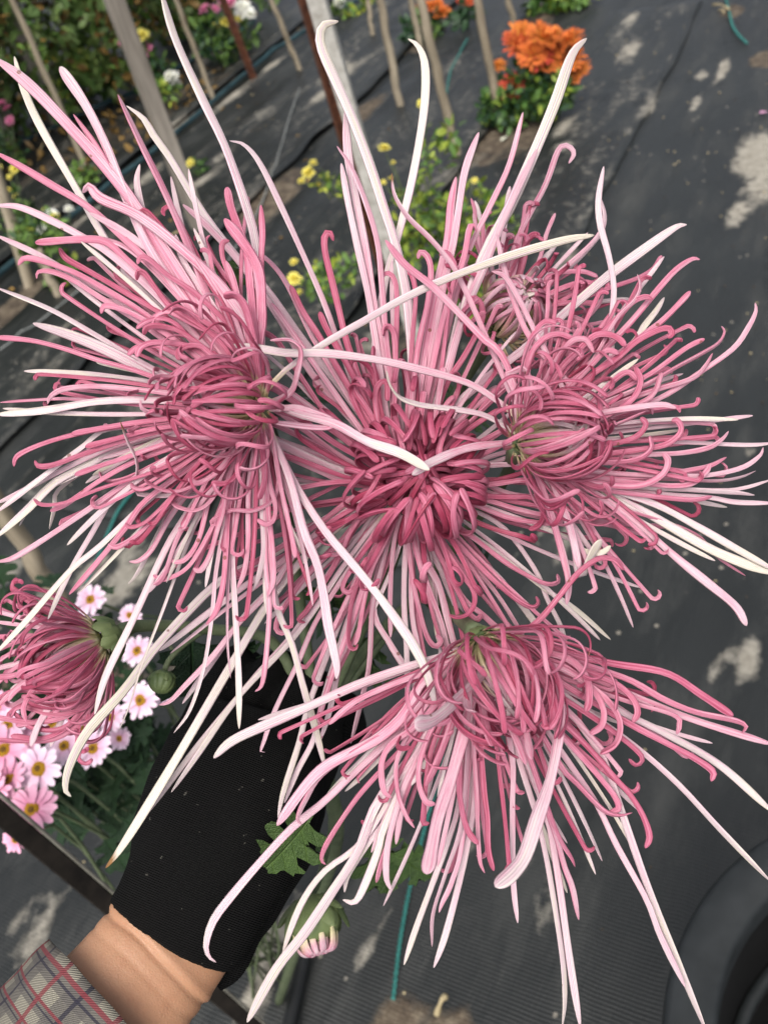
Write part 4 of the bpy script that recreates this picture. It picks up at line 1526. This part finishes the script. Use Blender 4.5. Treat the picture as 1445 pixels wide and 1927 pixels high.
post('garden_cane', (566, 128), (508, -10), .024, 'bamboo', 'thin cane between the two rusty posts', 'cane', 'round', .2, group=CG)
post('garden_cane', (752, 198), (713, -10), .030, 'bamboo', 'cane just right of the pale post, its foot by a yellow bud', 'cane', 'round', .2, group=CG)
post('garden_cane', (862, 290), (788, -10), .029, 'bamboo', 'longest cane, standing left of the orange flowers', 'cane', 'round', .2, group=CG)
post('garden_cane', (942, 236), (898, -10), .028, 'bamboo', 'cane standing directly before the orange chrysanthemum', 'cane', 'round', .2, group=CG)
post('garden_cane', (980, 95), (955, -10), .024, 'bamboo', 'far thin cane behind the orange chrysanthemum', 'cane', 'round', .2, group=CG)
post('garden_cane', (790, 85), (772, -10), .026, 'bamboo', 'far cane beside the distant orange flowers at top', 'cane', 'round', .2, group=CG)
post('garden_cane', (700, 60), (690, -10), .022, 'bamboo', 'far thin cane right of the pale post at the top edge', 'cane', 'round', .2, group=CG)
post('rusty_post', (716, 520), (560, -10), .044, 'rust', 'thick rust-brown angle steel post beside the pale post', 'post', 'angle', .15)
post('rusty_post', (472, 148), (410, -10), .038, 'rust', 'far thin rust-brown steel post by the white flowers', 'post', 'angle', .2)
post('pale_post', (806, 720), (594, -10), .046, 'pale_post', 'pale grey concrete post touching the rusty one', 'post', 'box', .15, .03)
post('garden_cane', (145, 1192), (10, 975), .034, 'bamboo', 'brown cane standing behind the drooping bloom at left', 'cane', 'round', .5, group=CG)
# the dark bar behind the wrist: upright, seen steeply from above
b0, b1 = P(470, 1925, .95), P(0, 1527, .64)
bd = (b1 - b0).normalized()
foot = b0 - bd * (b0.z / bd.z + .02)
bar = thing('steel_bar', foot, 'dark upright steel bar with a pale edge passing behind the wrist', 'bar')
sb = bd.cross((CAM - b0.lerp(b1, .5)).normalized()).normalized()
hb = bd.cross(sb).normalized()
for nm, a0, a1, c0, c1, mt in (('flange', -.0085, .0065, -.003, .003, 'dark_bar'), ('edge', .0067, .0098, -.0042, .0042, 'bar_edge')):
    v = [sb * a + hb * c + bd * z for z in (-.03, 1.0) for a, c in ((a0, c0), (a1, c0), (a1, c1), (a0, c1))]
    f = [(3, 2, 1, 0), (4, 5, 6, 7)] + [(q, (q + 1) % 4, (q + 1) % 4 + 4, q + 4) for q in range(4)]
    o = mesh_obj(nm, v, f, M[mt], bar, smooth=False)
    bv = o.modifiers.new('edge', 'BEVEL')
    bv.width = .0012

for i, (a, b, za, zb) in enumerate([((110, 235), (420, 120), .62, .62), ((110, 235), (420, 120), .52, .50)]):
    p0, p1 = G(*a), G(*b)
    path = [Vector((p0.x, p0.y, za)).lerp(Vector((p1.x, p1.y, zb)), q / 20) - Vector((0, 0, .03 * math.sin(q / 20 * math.pi))) for q in range(21)]
    v, f, t, u = sweep(path, lambda t: .0022)
    tag(mesh_obj('support_wire', v, f, M['wire']), ('upper' if i == 0 else 'lower') + ' thin wire strung before the hedge at upper left', 'wire')


# ------------------------------------------------------------------ foliage and small flowers
def leaf_geo(g, p, along, nrm, L, W, mi=0):
    y = along.normalized()
    x = y.cross(nrm)
    x = x.normalized() if x.length > 1e-4 else Vector((1, 0, 0))
    z = x.cross(y)
    v = [p, p + y * L * .35 + x * W * .5 + z * W * .12, p + y * L * .35, p + y * L * .35 - x * W * .5 + z * W * .12,
         p + y * L * .72 + x * W * .42 - z * L * .06, p + y * L * .7 - z * L * .05, p + y * L * .72 - x * W * .42 - z * L * .06, p + y * L - z * L * .14]
    g.add(v, [(0, 1, 2), (0, 2, 3), (1, 4, 5, 2), (2, 5, 6, 3), (4, 7, 5), (5, 7, 6)], mi)


def rdir(up=0.):
    v = Vector((rnd.gauss(0, 1), rnd.gauss(0, 1), rnd.gauss(0, 1) + up))
    return v.normalized()


def foliage(root, clumps, leaf, mats, share=(1.,), name='foliage'):
    """clumps: (centre, rx, rz, count); leaf = (min, max) length."""
    g = Geo()
    for c, rx, rz, cnt in clumps:
        for _ in range(cnt):
            q = rdir()
            rr = rnd.random() ** .45
            p = c + Vector((q.x * rx, q.y * rx, q.z * rz)) * rr
            L = rnd.uniform(*leaf)
            al = (rdir(.2) + q * .7)
            x, mi = rnd.random(), 0
            while mi < len(share) - 1 and x > share[mi]:
                x -= share[mi]
                mi += 1
            leaf_geo(g, p - root.location, al, rdir(1.2), L, L * rnd.uniform(.4, .62), mi)
    return g.obj(name, [M[m] for m in mats], root, smooth=False)


def flower_mat(name, c1, c2, c3=None):
    m = NT(name, .6, .2)
    oi = m.n('ObjectInfo')
    t = m.attr('t')
    col = m.ramp(m.math('ADD', t, m.math('MULTIPLY', m.math('SUBTRACT', oi.outputs['Random'], .5), .35)), [(.1, c1), (.9, c2)])
    return m.color(col)


M['fl_pink'] = flower_mat('pink_bloom', (.50, .10, .22), (.62, .22, .36))
M['fl_white'] = flower_mat('white_bloom', (.74, .74, .60), (.82, .82, .78))
M['fl_yellow'] = flower_mat('yellow_bloom', (.62, .50, .04), (.80, .72, .18))
M['fl_orange'] = flower_mat('orange_bloom', (.80, .42, .08), (.62, .15, .035))
M['fl_red'] = flower_mat('red_bloom', (.66, .20, .05), (.46, .05, .035))
M['fl_daisy'] = flower_mat('daisy_petal', (.64, .32, .48), (.80, .62, .73))
M['fl_daisy_pink'] = flower_mat('pink_daisy_petal', (.62, .20, .34), (.78, .42, .56))
M['disc'] = plain('daisy_disc', (.42, .20, .01), (.72, .40, .02), 500, .8, .8, .002)
M['disc_dark'] = plain('daisy_disc_middle', (.10, .05, .01), (.25, .12, .02), 600, .8, .8, .001)


def bloom_mesh(name, mat, rings, petals, wide, seed, dome=.5):
    """A many-petalled head of unit radius looking along +Z."""
    r = random.Random(seed)
    v, f, t = [], [], []
    for k in range(rings):
        q = (k + 1) / rings
        el = math.radians(82 * (1 - q) + 2)
        L = .45 + .55 * q
        m = max(5, int(petals * (.45 + .55 * q)))
        for i in range(m):
            a = 2 * math.pi * (i + .5 * (k % 2)) / m + r.uniform(-.15, .15)
            e = el + r.uniform(-.2, .2)
            l = L * r.uniform(.82, 1.08)
            rad, tg = Vector((math.cos(a), math.sin(a), 0)), Vector((-math.sin(a), math.cos(a), 0))
            dr = rad * math.cos(e) + Vector((0, 0, math.sin(e)))
            b0 = Vector((0, 0, dome * .3)) + rad * .06
            w = wide * (.6 + .4 * q)
            o = len(v)
            v += [b0, b0 + dr * l * .55 + tg * w * .5, b0 + dr * l * .55 - tg * w * .5 + Vector((0, 0, .0)), b0 + dr * l * .88 + tg * w * .4 + Vector((0, 0, .04)),
                  b0 + dr * l * .88 - tg * w * .4 + Vector((0, 0, .04)), b0 + dr * l + Vector((0, 0, -.02))]
            f += [(o, o + 1, o + 2), (o + 1, o + 3, o + 4, o + 2), (o + 3, o + 5, o + 4)]
            t += [0, .5, .5, .9, .9, 1]
    me = bpy.data.meshes.new(name)
    me.from_pydata([tuple(x) for x in v], [], f)
    a = me.attributes.new('t', 'FLOAT', 'POINT')
    a.data.foreach_set('value', t)
    me.materials.append(mat)
    return me


BLOOM = {k: [bloom_mesh('bloom', M['fl_' + k], *prm, s) for s in (1, 2)] for k, prm in
         dict(pink=(3, 14, .34), white=(4, 18, .26), yellow=(4, 16, .30), orange=(5, 26, .20), red=(4, 22, .22)).items()}


def put_bloom(me, root, p, nrm, size, name='bloom'):
    q = nrm.to_track_quat('Z', 'Y').to_matrix().to_4x4()
    return link_obj(name, me, root, Matrix.Translation(p - root.location) @ q @ Matrix.Rotation(rnd.uniform(0, 6), 4, 'Z') @ Matrix.Scale(size, 4))


def garden_plant(name, base_px, heads, leaves, label, cat='plant', leafsize=(.02, .04), mats=('leaf_mid',), share=(1.,), stem=.003, group='flowering plants in the far beds', face=.4):
    base = on_ground(G(*base_px), 0)
    root = thing(name, base, label, cat, group)
    tips = []
    for x, y, s, kind in heads:
        p = above(base, x, y) + Vector((rnd.uniform(-.02, .02), rnd.uniform(-.05, .05), 0))
        size = s * .5 * (p - CAM).dot(FWD) / FOC
        nrm = (Vector((0, 0, .6)) - FWD * face + rdir() * .45).normalized()
        put_bloom(rnd.choice(BLOOM[kind]), root, p, nrm, size)
        tips.append(p)
    for p in tips:
        mid = base.lerp(p, .5) + Vector((rnd.uniform(-.02, .02), rnd.uniform(-.02, .02), .01))
        path, L = spline([base, mid, p], 10)
        v, f, t, u = sweep([q - base for q in path], lambda t: stem * (1.1 - .5 * t))
        mesh_obj('stem', v, f, M['stem'], root)
    cl = []
    for x, y, rx, rz, cnt in leaves:
        c = above(base, x, y)
        kk = (c - CAM).dot(FWD) / FOC
        cl.append((c, rx * kk, rz * kk, cnt))
    foliage(root, cl, leafsize, mats, share)
    return root


# the orange chrysanthemum
oh = [(960, 92, 67, 'red'), (985, 100, 62, 'orange'), (1000, 78, 72, 'orange'), (1022, 68, 70, 'orange'), (1045, 78, 75, 'orange'), (1062, 98, 65, 'orange'), (1012, 100, 72, 'red'), (1036, 108, 78, 'orange'),
      (1075, 118, 65, 'orange'), (1084, 142, 54, 'orange'), (1000, 112, 52, 'orange'), (1050, 128, 59, 'red'), (966, 165, 57, 'red'), (975, 178, 39, 'red'), (936, 133, 33, 'orange'), (1060, 78, 57, 'orange')]
garden_plant('orange_chrysanthemum', (990, 225), oh, [(1000, 160, 62, 40, 420), (960, 205, 46, 30, 260), (1030, 180, 48, 36, 260), (925, 205, 25, 25, 90)],
             'bushy chrysanthemum with orange-red blooms standing on the cloth, upper right', 'plant', (.02, .045), ('leaf_mid', 'leaf_dark', 'leaf_yellow'), (.5, .35, .15))
garden_plant('orange_chrysanthemum', (800, 62), [(815, 18, 40, 'orange'), (832, 24, 38, 'orange'), (800, 14, 34, 'orange'), (822, 34, 28, 'orange'), (798, 26, 26, 'red'), (834, 8, 26, 'orange')],
             [(800, 50, 50, 25, 160)], 'far small orange-flowered plant between canes at the top edge', 'plant', (.03, .06), ('leaf_dark', 'leaf_mid'), (.6, .4))
garden_plant('red_chrysanthemum', (880, 45), [(868, 4, 26, 'red'), (880, -4, 26, 'red'), (892, 2, 22, 'red')], [(880, 25, 22, 16, 60)],
             'far dark red flowers at the top edge left of the orange plant', 'plant', (.03, .06), ('leaf_dark',))
garden_plant('green_seedling', (1050, 12), [], [(1030, 0, 40, 14, 160), (1080, -6, 36, 12, 120)], 'low green plant in the cloth at the top right edge', 'plant', (.03, .06), ('leaf_mid', 'leaf_yellow'), (.7, .3))
# yellow-budded plants between the pale post and the canes
garden_plant('yellow_chrysanthemum', (860, 600), [(768, 186, 20, 'yellow'), (714, 290, 27, 'yellow'), (737, 300, 12, 'yellow'), (718, 346, 12, 'yellow'), (900, 328, 14, 'yellow'), (740, 330, 12, 'yellow')],
             [(790, 400, 60, 60, 150), (850, 450, 60, 70, 200), (820, 290, 40, 50, 40), (900, 400, 50, 60, 110), (760, 470, 40, 50, 70), (870, 540, 60, 50, 160), (850, 250, 20, 30, 14), (960, 420, 30, 40, 40)],
             'tall yellow-green chrysanthemum with small yellow buds behind the middle bloom', 'plant', (.016, .036), ('leaf_yellow', 'leaf_mid'), (.62, .38), .0022)
garden_plant('yellow_chrysanthemum', (655, 390), [(575, 323, 30, 'yellow'), (598, 298, 19, 'yellow'), (580, 346, 15, 'yellow'), (592, 350, 15, 'yellow')],
             [(630, 350, 24, 16, 40), (610, 345, 20, 12, 26)], 'small yellow-budded plant left of the rusty post', 'plant', (.014, .03), ('leaf_mid', 'leaf_yellow'), (.6, .4), .002)
garden_plant('yellow_chrysanthemum', (650, 580), [(540, 513, 30, 'yellow'), (553, 480, 19, 'yellow'), (568, 545, 14, 'yellow')],
             [(620, 530, 50, 26, 90), (590, 520, 30, 20, 40), (660, 500, 30, 24, 40)], 'yellow-budded plant showing between the petals left of centre', 'plant', (.014, .03), ('leaf_mid', 'leaf_yellow'), (.7, .3), .002)
# far beds at upper left
garden_plant('pink_chrysanthemum', (30, 330), [(5, 195, 26, 'pink'), (20, 200, 22, 'pink'), (14, 225, 20, 'pink'), (-5, 190, 22, 'pink')], [(20, 280, 24, 34, 70)],
             'pink-flowered plant at the far left edge', 'plant', (.02, .045), ('leaf_mid', 'leaf_dark'), (.5, .5))
garden_plant('pink_chrysanthemum', (300, 175), [(272, 95, 28, 'pink'), (282, 104, 22, 'pink'), (226, 68, 16, 'pink'), (248, 70, 18, 'pink'), (264, 66, 30, 'yellow'), (272, 74, 22, 'yellow'), (222, 82, 14, 'pink')],
             [(290, 130, 36, 36, 160), (260, 110, 26, 26, 70)], 'plant with pink flowers and one yellow head behind the grey post', 'plant', (.025, .05), ('leaf_dark', 'leaf_mid'), (.6, .4))
garden_plant('white_chrysanthemum', (330, 195), [(322, 148, 30, 'white'), (314, 140, 22, 'white'), (330, 156, 20, 'white')], [(312, 172, 24, 18, 60)],
             'white-flowered plant right of the grey post', 'plant', (.025, .05), ('leaf_mid', 'leaf_yellow'), (.7, .3))
garden_plant('white_chrysanthemum', (440, 110), [(460, 18, 38, 'white'), (450, 26, 26, 'white'), (470, 24, 24, 'white'), (430, 5, 26, 'pink'), (442, -2, 26, 'pink'), (385, 18, 26, 'pink'), (400, 14, 20, 'pink'), (450, 62, 28, 'pink'), (446, 50, 22, 'pink'), (412, 48, 26, 'yellow'), (425, 38, 20, 'yellow'), (444, 35, 18, 'yellow')],
             [(400, 65, 44, 34, 190), (430, 85, 40, 24, 120), (470, 60, 20, 24, 40)], 'tall mixed clump of white, pink and yellow flowers round the far rusty post', 'plant', (.03, .06), ('leaf_mid', 'leaf_dark'), (.5, .5))
garden_plant('white_chrysanthemum', (640, 30), [(633, 8, 24, 'white'), (640, 0, 20, 'white')], [(640, 18, 18, 14, 40), (690, 25, 26, 20, 70)], 'far white flowers at the top edge beside the pale post', 'plant', (.03, .06), ('leaf_mid', 'leaf_yellow'), (.6, .4))
garden_plant('cream_chrysanthemum', (130, 240), [(92, 112, 26, 'yellow'), (104, 108, 18, 'yellow'), (100, 120, 14, 'white')], [(110, 180, 26, 40, 80)], 'cream-budded plant in front of the hedge near the wide grey post', 'plant', (.02, .045), ('leaf_mid', 'leaf_yellow'), (.6, .4))
garden_plant('yellow_chrysanthemum', (60, 470), [(8, 306, 18, 'yellow'), (26, 312, 22, 'yellow'), (16, 352, 14, 'yellow'), (30, 360, 12, 'yellow'), (20, 338, 12, 'yellow')], [(25, 400, 40, 50, 130), (60, 430, 40, 40, 120)],
             'yellow-budded plant at the left edge above the stout cane', 'plant', (.018, .04), ('leaf_mid', 'leaf_dark'), (.6, .4))
garden_plant('white_chrysanthemum', (115, 540), [(108, 405, 30, 'white'), (88, 424, 24, 'white'), (122, 402, 22, 'white'), (95, 410, 20, 'yellow')], [(70, 440, 50, 40, 170), (115, 510, 36, 36, 150)],
             'white-flowered leafy plant behind the left bloom', 'plant', (.018, .04), ('leaf_mid', 'leaf_dark', 'leaf_yellow'), (.5, .35, .15))
garden_plant('leafy_seedling', (160, 345), [], [(160, 328, 24, 18, 70)], 'small green seedling growing beside the hose at left', 'plant', (.025, .045), ('leaf_mid',))
garden_plant('yellow_chrysanthemum', (375, 330), [(348, 302, 16, 'yellow'), (362, 300, 16, 'yellow'), (356, 312, 12, 'yellow')], [(370, 315, 18, 12, 40)], 'tiny yellow-budded plant right of the grey post foot', 'plant', (.014, .03), ('leaf_mid',))
# broad-leaved plant before the hedge
base = on_ground(G(170, 200), 0)
broad = thing('leafy_plant', base, 'broad-leaved light green plant before the hedge, upper left', 'plant')
for i in range(26):
    x, y = rnd.uniform(120, 225), rnd.uniform(95, 165)
    p = above(base, x, y) + Vector((0, rnd.uniform(-.12, .12), 0))
    place(rnd.choice(LEAVES['leaf_mid' if rnd.random() < .75 else 'leaf_yellow']), broad, 'leaf', p, rdir(-.2) + Vector((0, 0, -.3)), rdir(1.5) - FWD * .8, rnd.uniform(.09, .16))
v, f, t, u = sweep([Vector((0, 0, 0)), Vector((.01, 0, .12)), Vector((0, .01, .28))], lambda t: .008)
mesh_obj('stem', v, f, M['stem'], broad)
# the hedge: a row of shrubs
words = ['leftmost', 'second', 'third', 'fourth', 'fifth', 'rightmost']
for i in range(6):
    q = i / 5
    c = ACR * -3.62 + ROW * (1.75 + 2.9 * q)
    root = thing('hedge_shrub', c, words[i] + (' shrub of the dark hedge, counted from the left edge' if 0 < i < 5 else ' shrub of the dark hedge across the upper left'), 'shrub', 'shrubs of the hedge')
    cl = []
    for _ in range(20):
        z = rnd.uniform(.05, 1.25)
        cl.append((c + Vector((rnd.uniform(-.42, .42), rnd.uniform(-.32, .32), z)), rnd.uniform(.16, .28), rnd.uniform(.14, .24), 190))
    foliage(root, cl, (.04, .075), ('hedge', 'leaf_mid', 'hedge_dry'), (.74, .20, .06) if i < 3 else (.60, .12, .28), 'crown')
    for k in range(4):
        e = Vector((rnd.uniform(-.3, .3), rnd.uniform(-.2, .2), rnd.uniform(.7, 1.1)))
        path, L = spline([Vector((rnd.uniform(-.05, .05), 0, -.02)), e * .5 + Vector((.04, 0, 0)), e], 10)
        v, f, t, u = sweep(path, lambda t: .014 * (1.1 - .7 * t))
        mesh_obj('trunk', v, f, M['wood'], root)
g = Geo()
for i in range(520):
    p = G(rnd.uniform(-40, 420), rnd.uniform(120, 330))
    q = (p.x * ACR.x + p.y * ACR.y)
    if q > -2.75:
        continue
    leaf_geo(g, on_ground(p, .012), rdir(0), Vector((0, 0, 1)) + rdir() * .5, rnd.uniform(.03, .06), rnd.uniform(.015, .03), 0)
o = g.obj('fallen_leaves', [M['hedge_dry']], None, smooth=False)
tag(o, 'brown fallen leaves littering the foot of the hedge', 'leaves')
o['kind'] = 'stuff'

# ------------------------------------------------------------------ the daisies
base = P(120, 1400, .78)
base = on_ground(Vector((base.x, base.y, 0)), 0)
daisies = thing('daisy_plant', base, 'clump of pale pink daisy chrysanthemums with yellow eyes, lower left', 'plant')


def daisy_petal(mat, seed):
    r = random.Random(seed)
    v, t, rows = [], [], [(.16, .08), (.4, .13), (.7, .165), (.9, .13), (1, .05)]
    for s, w in rows:
        for a in (-1, 0, 1):
            v.append((a * w, s, .12 * s * (1 - s) * 2 - .05 * s + (.03 if a else 0)))
            t.append(s)
    f = [(i * 3 + k, i * 3 + k + 1, i * 3 + k + 4, i * 3 + k + 3) for i in range(4) for k in (0, 1)]
    me = bpy.data.meshes.new('petal')
    me.from_pydata(v, [], f)
    me.polygons.foreach_set('use_smooth', [True] * len(f))
    a = me.attributes.new('t', 'FLOAT', 'POINT')
    a.data.foreach_set('value', t)
    me.materials.append(mat)
    return me


def dome_mesh(name, r, h, mat):
    v, f = [], []
    for i in range(5):
        a = i / 4 * math.pi / 2
        for k in range(14):
            b = 2 * math.pi * k / 14
            v.append((r * math.cos(a) * math.cos(b), r * math.cos(a) * math.sin(b), h * math.sin(a)))
    for i in range(4):
        for k in range(14):
            f.append((i * 14 + k, i * 14 + (k + 1) % 14, (i + 1) * 14 + (k + 1) % 14, (i + 1) * 14 + k))
    me = bpy.data.meshes.new(name)
    me.from_pydata(v, [], f)
    me.polygons.foreach_set('use_smooth', [True] * len(f))
    me.materials.append(mat)
    return me


DP = {'w': daisy_petal(M['fl_daisy'], 1), 'p': daisy_petal(M['fl_daisy_pink'], 2)}
DISC, EYE = dome_mesh('disc', .36, .17, M['disc']), dome_mesh('eye', .15, .05, M['disc_dark'])
for x, y, s, d, kind, tilt in [(171, 1129, 60, .84, 'w', .1), (178, 1176, 56, .84, 'w', .9), (245, 1158, 52, .86, 'w', .6), (258, 1226, 66, .82, 'w', .3), (265, 1318, 72, .78, 'w', .2), (302, 1300, 56, .80, 'w', .3),
                               (122, 1404, 76, .74, 'w', .2), (176, 1410, 80, .74, 'w', .2), (74, 1447, 96, .70, 'w', .1), (60, 1524, 92, .69, 'p', .25), (14, 1367, 74, .76, 'w', .3), (8, 1412, 88, .71, 'p', .2),
                               (210, 1352, 64, .78, 'w', .4), (18, 1468, 78, .70, 'p', .4), (100, 1362, 66, .78, 'w', .3), (160, 1372, 62, .79, 'w', .4), (-12, 1490, 84, .69, 'p', .2), (45, 1400, 66, .77, 'p', .4),
                               (30, 1580, 60, .74, 'p', .7), (225, 1390, 50, .79, 'w', .5), (-5, 1330, 70, .78, 'p', .3)]:
    p = P(x, y, d)
    nrm = (Vector((0, 0, .55)) - FWD * (1 - tilt) + rdir() * (.18 + .4 * tilt)).normalized()
    size = s * .5 * d / FOC * rnd.uniform(.85, 1.05)
    q = Matrix.Translation(p - base) @ nrm.to_track_quat('Z', 'Y').to_matrix().to_4x4() @ Matrix.Rotation(rnd.uniform(0, 6), 4, 'Z') @ Matrix.Scale(size, 4)
    disc = link_obj('flower_disc', DISC, daisies, q)
    link_obj('eye', EYE, disc, Matrix.Translation((0, 0, .135)))
    np_ = rnd.choice((15, 17, 19))
    for i in range(np_):
        a = 2 * math.pi * i / np_ + rnd.uniform(-.09, .09)
        m = Matrix.Rotation(a, 4, 'Z') @ Matrix.Rotation(rnd.uniform(-.12, .22) + .12 * (i % 2), 4, 'X') @ Matrix.Diagonal((1, rnd.uniform(.86, 1.06), 1, 1))
        link_obj('petal', DP[kind], disc, m)
    path, L = spline([p - nrm * .003, p - nrm * .05 - Vector((0, 0, .04)), base.lerp(p, .35) + Vector((rnd.uniform(-.05, .05), rnd.uniform(-.05, .05), 0)), base + Vector((rnd.uniform(-.03, .03), rnd.uniform(-.03, .03), 0))], 12)
    v, f, t, u = sweep([c - base for c in path], lambda t: .0016)
    mesh_obj('stem', v, f, M['stem'], daisies)
for i in range(190):
    if i < 90:
        x, y = rnd.gauss(215, 55), rnd.gauss(1440, 75)
    else:
        x, y = rnd.gauss(110, 110), rnd.gauss(1360, 110)
    if y > 1590 or x > 312 or (x < 130 and y > 1510):
        continue
    p = P(x, y, rnd.uniform(.80, 1.0))
    if p.z < .03:
        continue
    place(rnd.choice(LEAVES['leaf_dark']), daisies, 'leaf', p, rdir(.1) + Vector((0, 0, -.2)), Vector((0, 0, 1)) - FWD * .6 + rdir() * .5, rnd.uniform(.03, .055))
p = P(-5, 1115, .75)
side = thing('leafy_shoot', on_ground(Vector((p.x, p.y, 0)), 0), 'dark lobed leaves on a shoot at the left edge below the left bloom', 'plant')
for i in range(7):
    place(rnd.choice(LEAVES['leaf_dark']), side, 'leaf', P(rnd.uniform(-30, 12), rnd.uniform(1100, 1140), rnd.uniform(.74, .8)), rdir(.2), Vector((0, 0, 1)) - FWD * .6 + rdir() * .4, .035)
v, f, t, u = sweep([Vector((0, 0, 0)), Vector((.01, 0, p.z * .5)), Vector((0, 0, p.z))], lambda t: .002)
mesh_obj('stem', v, f, M['stem'], side)

# ------------------------------------------------------------------ the black pot at the lower right
pc = Vector((.276, .107, .35))
ph = pc.z
pr = .2165
pot = thing('plant_pot', Vector((pc.x, pc.y, -.01)), 'large empty black plastic pot cut off by the lower right corner', 'pot')


def lathe(prof, m=72):
    v, f = [], []
    for r, z in prof:
        for k in range(m):
            a = 2 * math.pi * k / m
            v.append(Vector((r * math.cos(a), r * math.sin(a), z)))
    for i in range(len(prof) - 1):
        for k in range(m):
            f.append((i * m + k, i * m + (k + 1) % m, (i + 1) * m + (k + 1) % m, (i + 1) * m + k))
    return v, f


H = ph + .01
v, f = lathe([(.002, .004), (pr * .70, .004), (pr * .72, .0), (pr * .74, .012), (pr * .955, H - .05), (pr * .965, H - .045)])
mesh_obj('wall', v, f, M['pot'], pot)
v, f = lathe([(pr * .966, H - .05), (pr * 1.0, H - .048), (pr * 1.015, H - .04), (pr * 1.02, H - .006), (pr * 1.01, H), (pr * .99, H + .0015), (pr * .85, H + .001), (pr * .832, H - .003), (pr * .828, H - .03)])
mesh_obj('rim', v, f, M['pot_rim'], pot)
v, f = lathe([(pr * .828, H - .031), (pr * .80, H - .13), (pr * .795, H - .135), (pr * .74, H - .137), (pr * .735, H - .142), (pr * .66, .03), (pr * .30, .026), (pr * .29, .05), (.002, .052)])
mesh_obj('lining', v, f, M['pot'], pot)
v, f = lathe([(pr * .792, H - .134), (pr * .788, H - .130), (pr * .745, H - .130), (pr * .741, H - .1365)])
mesh_obj('ledge', v, f, M['pot_rim'], pot)

# ------------------------------------------------------------------ small litter
for x, y, ang, L, w, mat, label in [(943, 265, .9, .055, .016, 'fl_white', 'fallen pale petal lying on the cloth left of the orange plant'),
                                    (1430, 213, .2, .026, .02, 'fl_daisy', 'small pinkish fallen petal on the bare cloth at right')]:
    g = Geo()
    p = on_ground(G(x, y), .010)
    leaf_geo(g, Vector((0, 0, 0)), Vector((math.cos(ang), math.sin(ang), .02)), Vector((0, 0, 1)), L, w)
    o = g.obj('fallen_petal', [M[mat]])
    o.location = p
    tag(o, label, 'petal')
for i, (x0, y0, x1, y1, label) in enumerate([(1340, 10, 1372, 26, 'dry straw stalk at the torn hole at the top right'), (1352, 22, 1362, 30, 'short straw scrap under the dry stalk at top right'),
                                             (820, 1912, 842, 1880, 'broken straw stalk in the soil at the bottom edge'), (300, 470, 345, 440, 'pale dry stem lying by the hose at left'),
                                             (73, 287, 110, 225, 'pale grey strip of plastic hanging by the left beds')]):
    p0, p1 = on_ground(G(x0, y0), .014), on_ground(G(x1, y1), .02)
    path, L = spline([p0, (p0 + p1) / 2 + Vector((.004, .006, .006)), p1], 8)
    v, f, t, u = sweep([q - p0 for q in path], lambda t: .0032 * (1 + .3 * math.sin(t * 9)))
    o = mesh_obj('straw_stalk', v, f, M['straw'])
    o.location = p0
    tag(o, label, 'straw')

# crumbs of soil and scraps of dead leaf scattered over the cloth
g = Geo()
for i in range(620):
    x, y = rnd.uniform(-20, 1460), rnd.uniform(20, 1940) if i % 4 == 0 else rnd.uniform(20, 760)
    p = G(x, y)
    if p.y > 5 or abs(p.x) > 2.4:
        continue
    c = on_ground(p, .0055)
    r = rnd.uniform(.0007, .0024) * (1 + .25 * p.y)
    v = [c + Vector((r * rnd.uniform(.6, 1.3), 0, 0)), c + Vector((0, r * rnd.uniform(.6, 1.3), 0)), c - Vector((r * rnd.uniform(.6, 1.3), 0, 0)), c - Vector((0, r * rnd.uniform(.6, 1.3), 0)),
         c + Vector((0, 0, r * .8)), c - Vector((0, 0, r))]
    g.add(v, [(0, 1, 4), (1, 2, 4), (2, 3, 4), (3, 0, 4), (1, 0, 5), (2, 1, 5), (3, 2, 5), (0, 3, 5)], 0 if rnd.random() < .6 else 1)
for i in range(36):
    p = G(rnd.uniform(-20, 760), rnd.uniform(60, 640))
    if p.y > 5:
        continue
    L = rnd.uniform(.010, .028)
    leaf_geo(g, on_ground(p, .009), rdir(0) * Vector((1, 1, .1)), Vector((0, 0, 1)) + rdir() * .4, L, L * rnd.uniform(.3, .6), 2)
o = g.obj('ground_litter', [M['soil'], M['straw'], M['hedge_dry']], None, smooth=False)
tag(o, 'crumbs of soil and scraps of dead leaf scattered over the black cloth', 'litter')
o['kind'] = 'stuff'
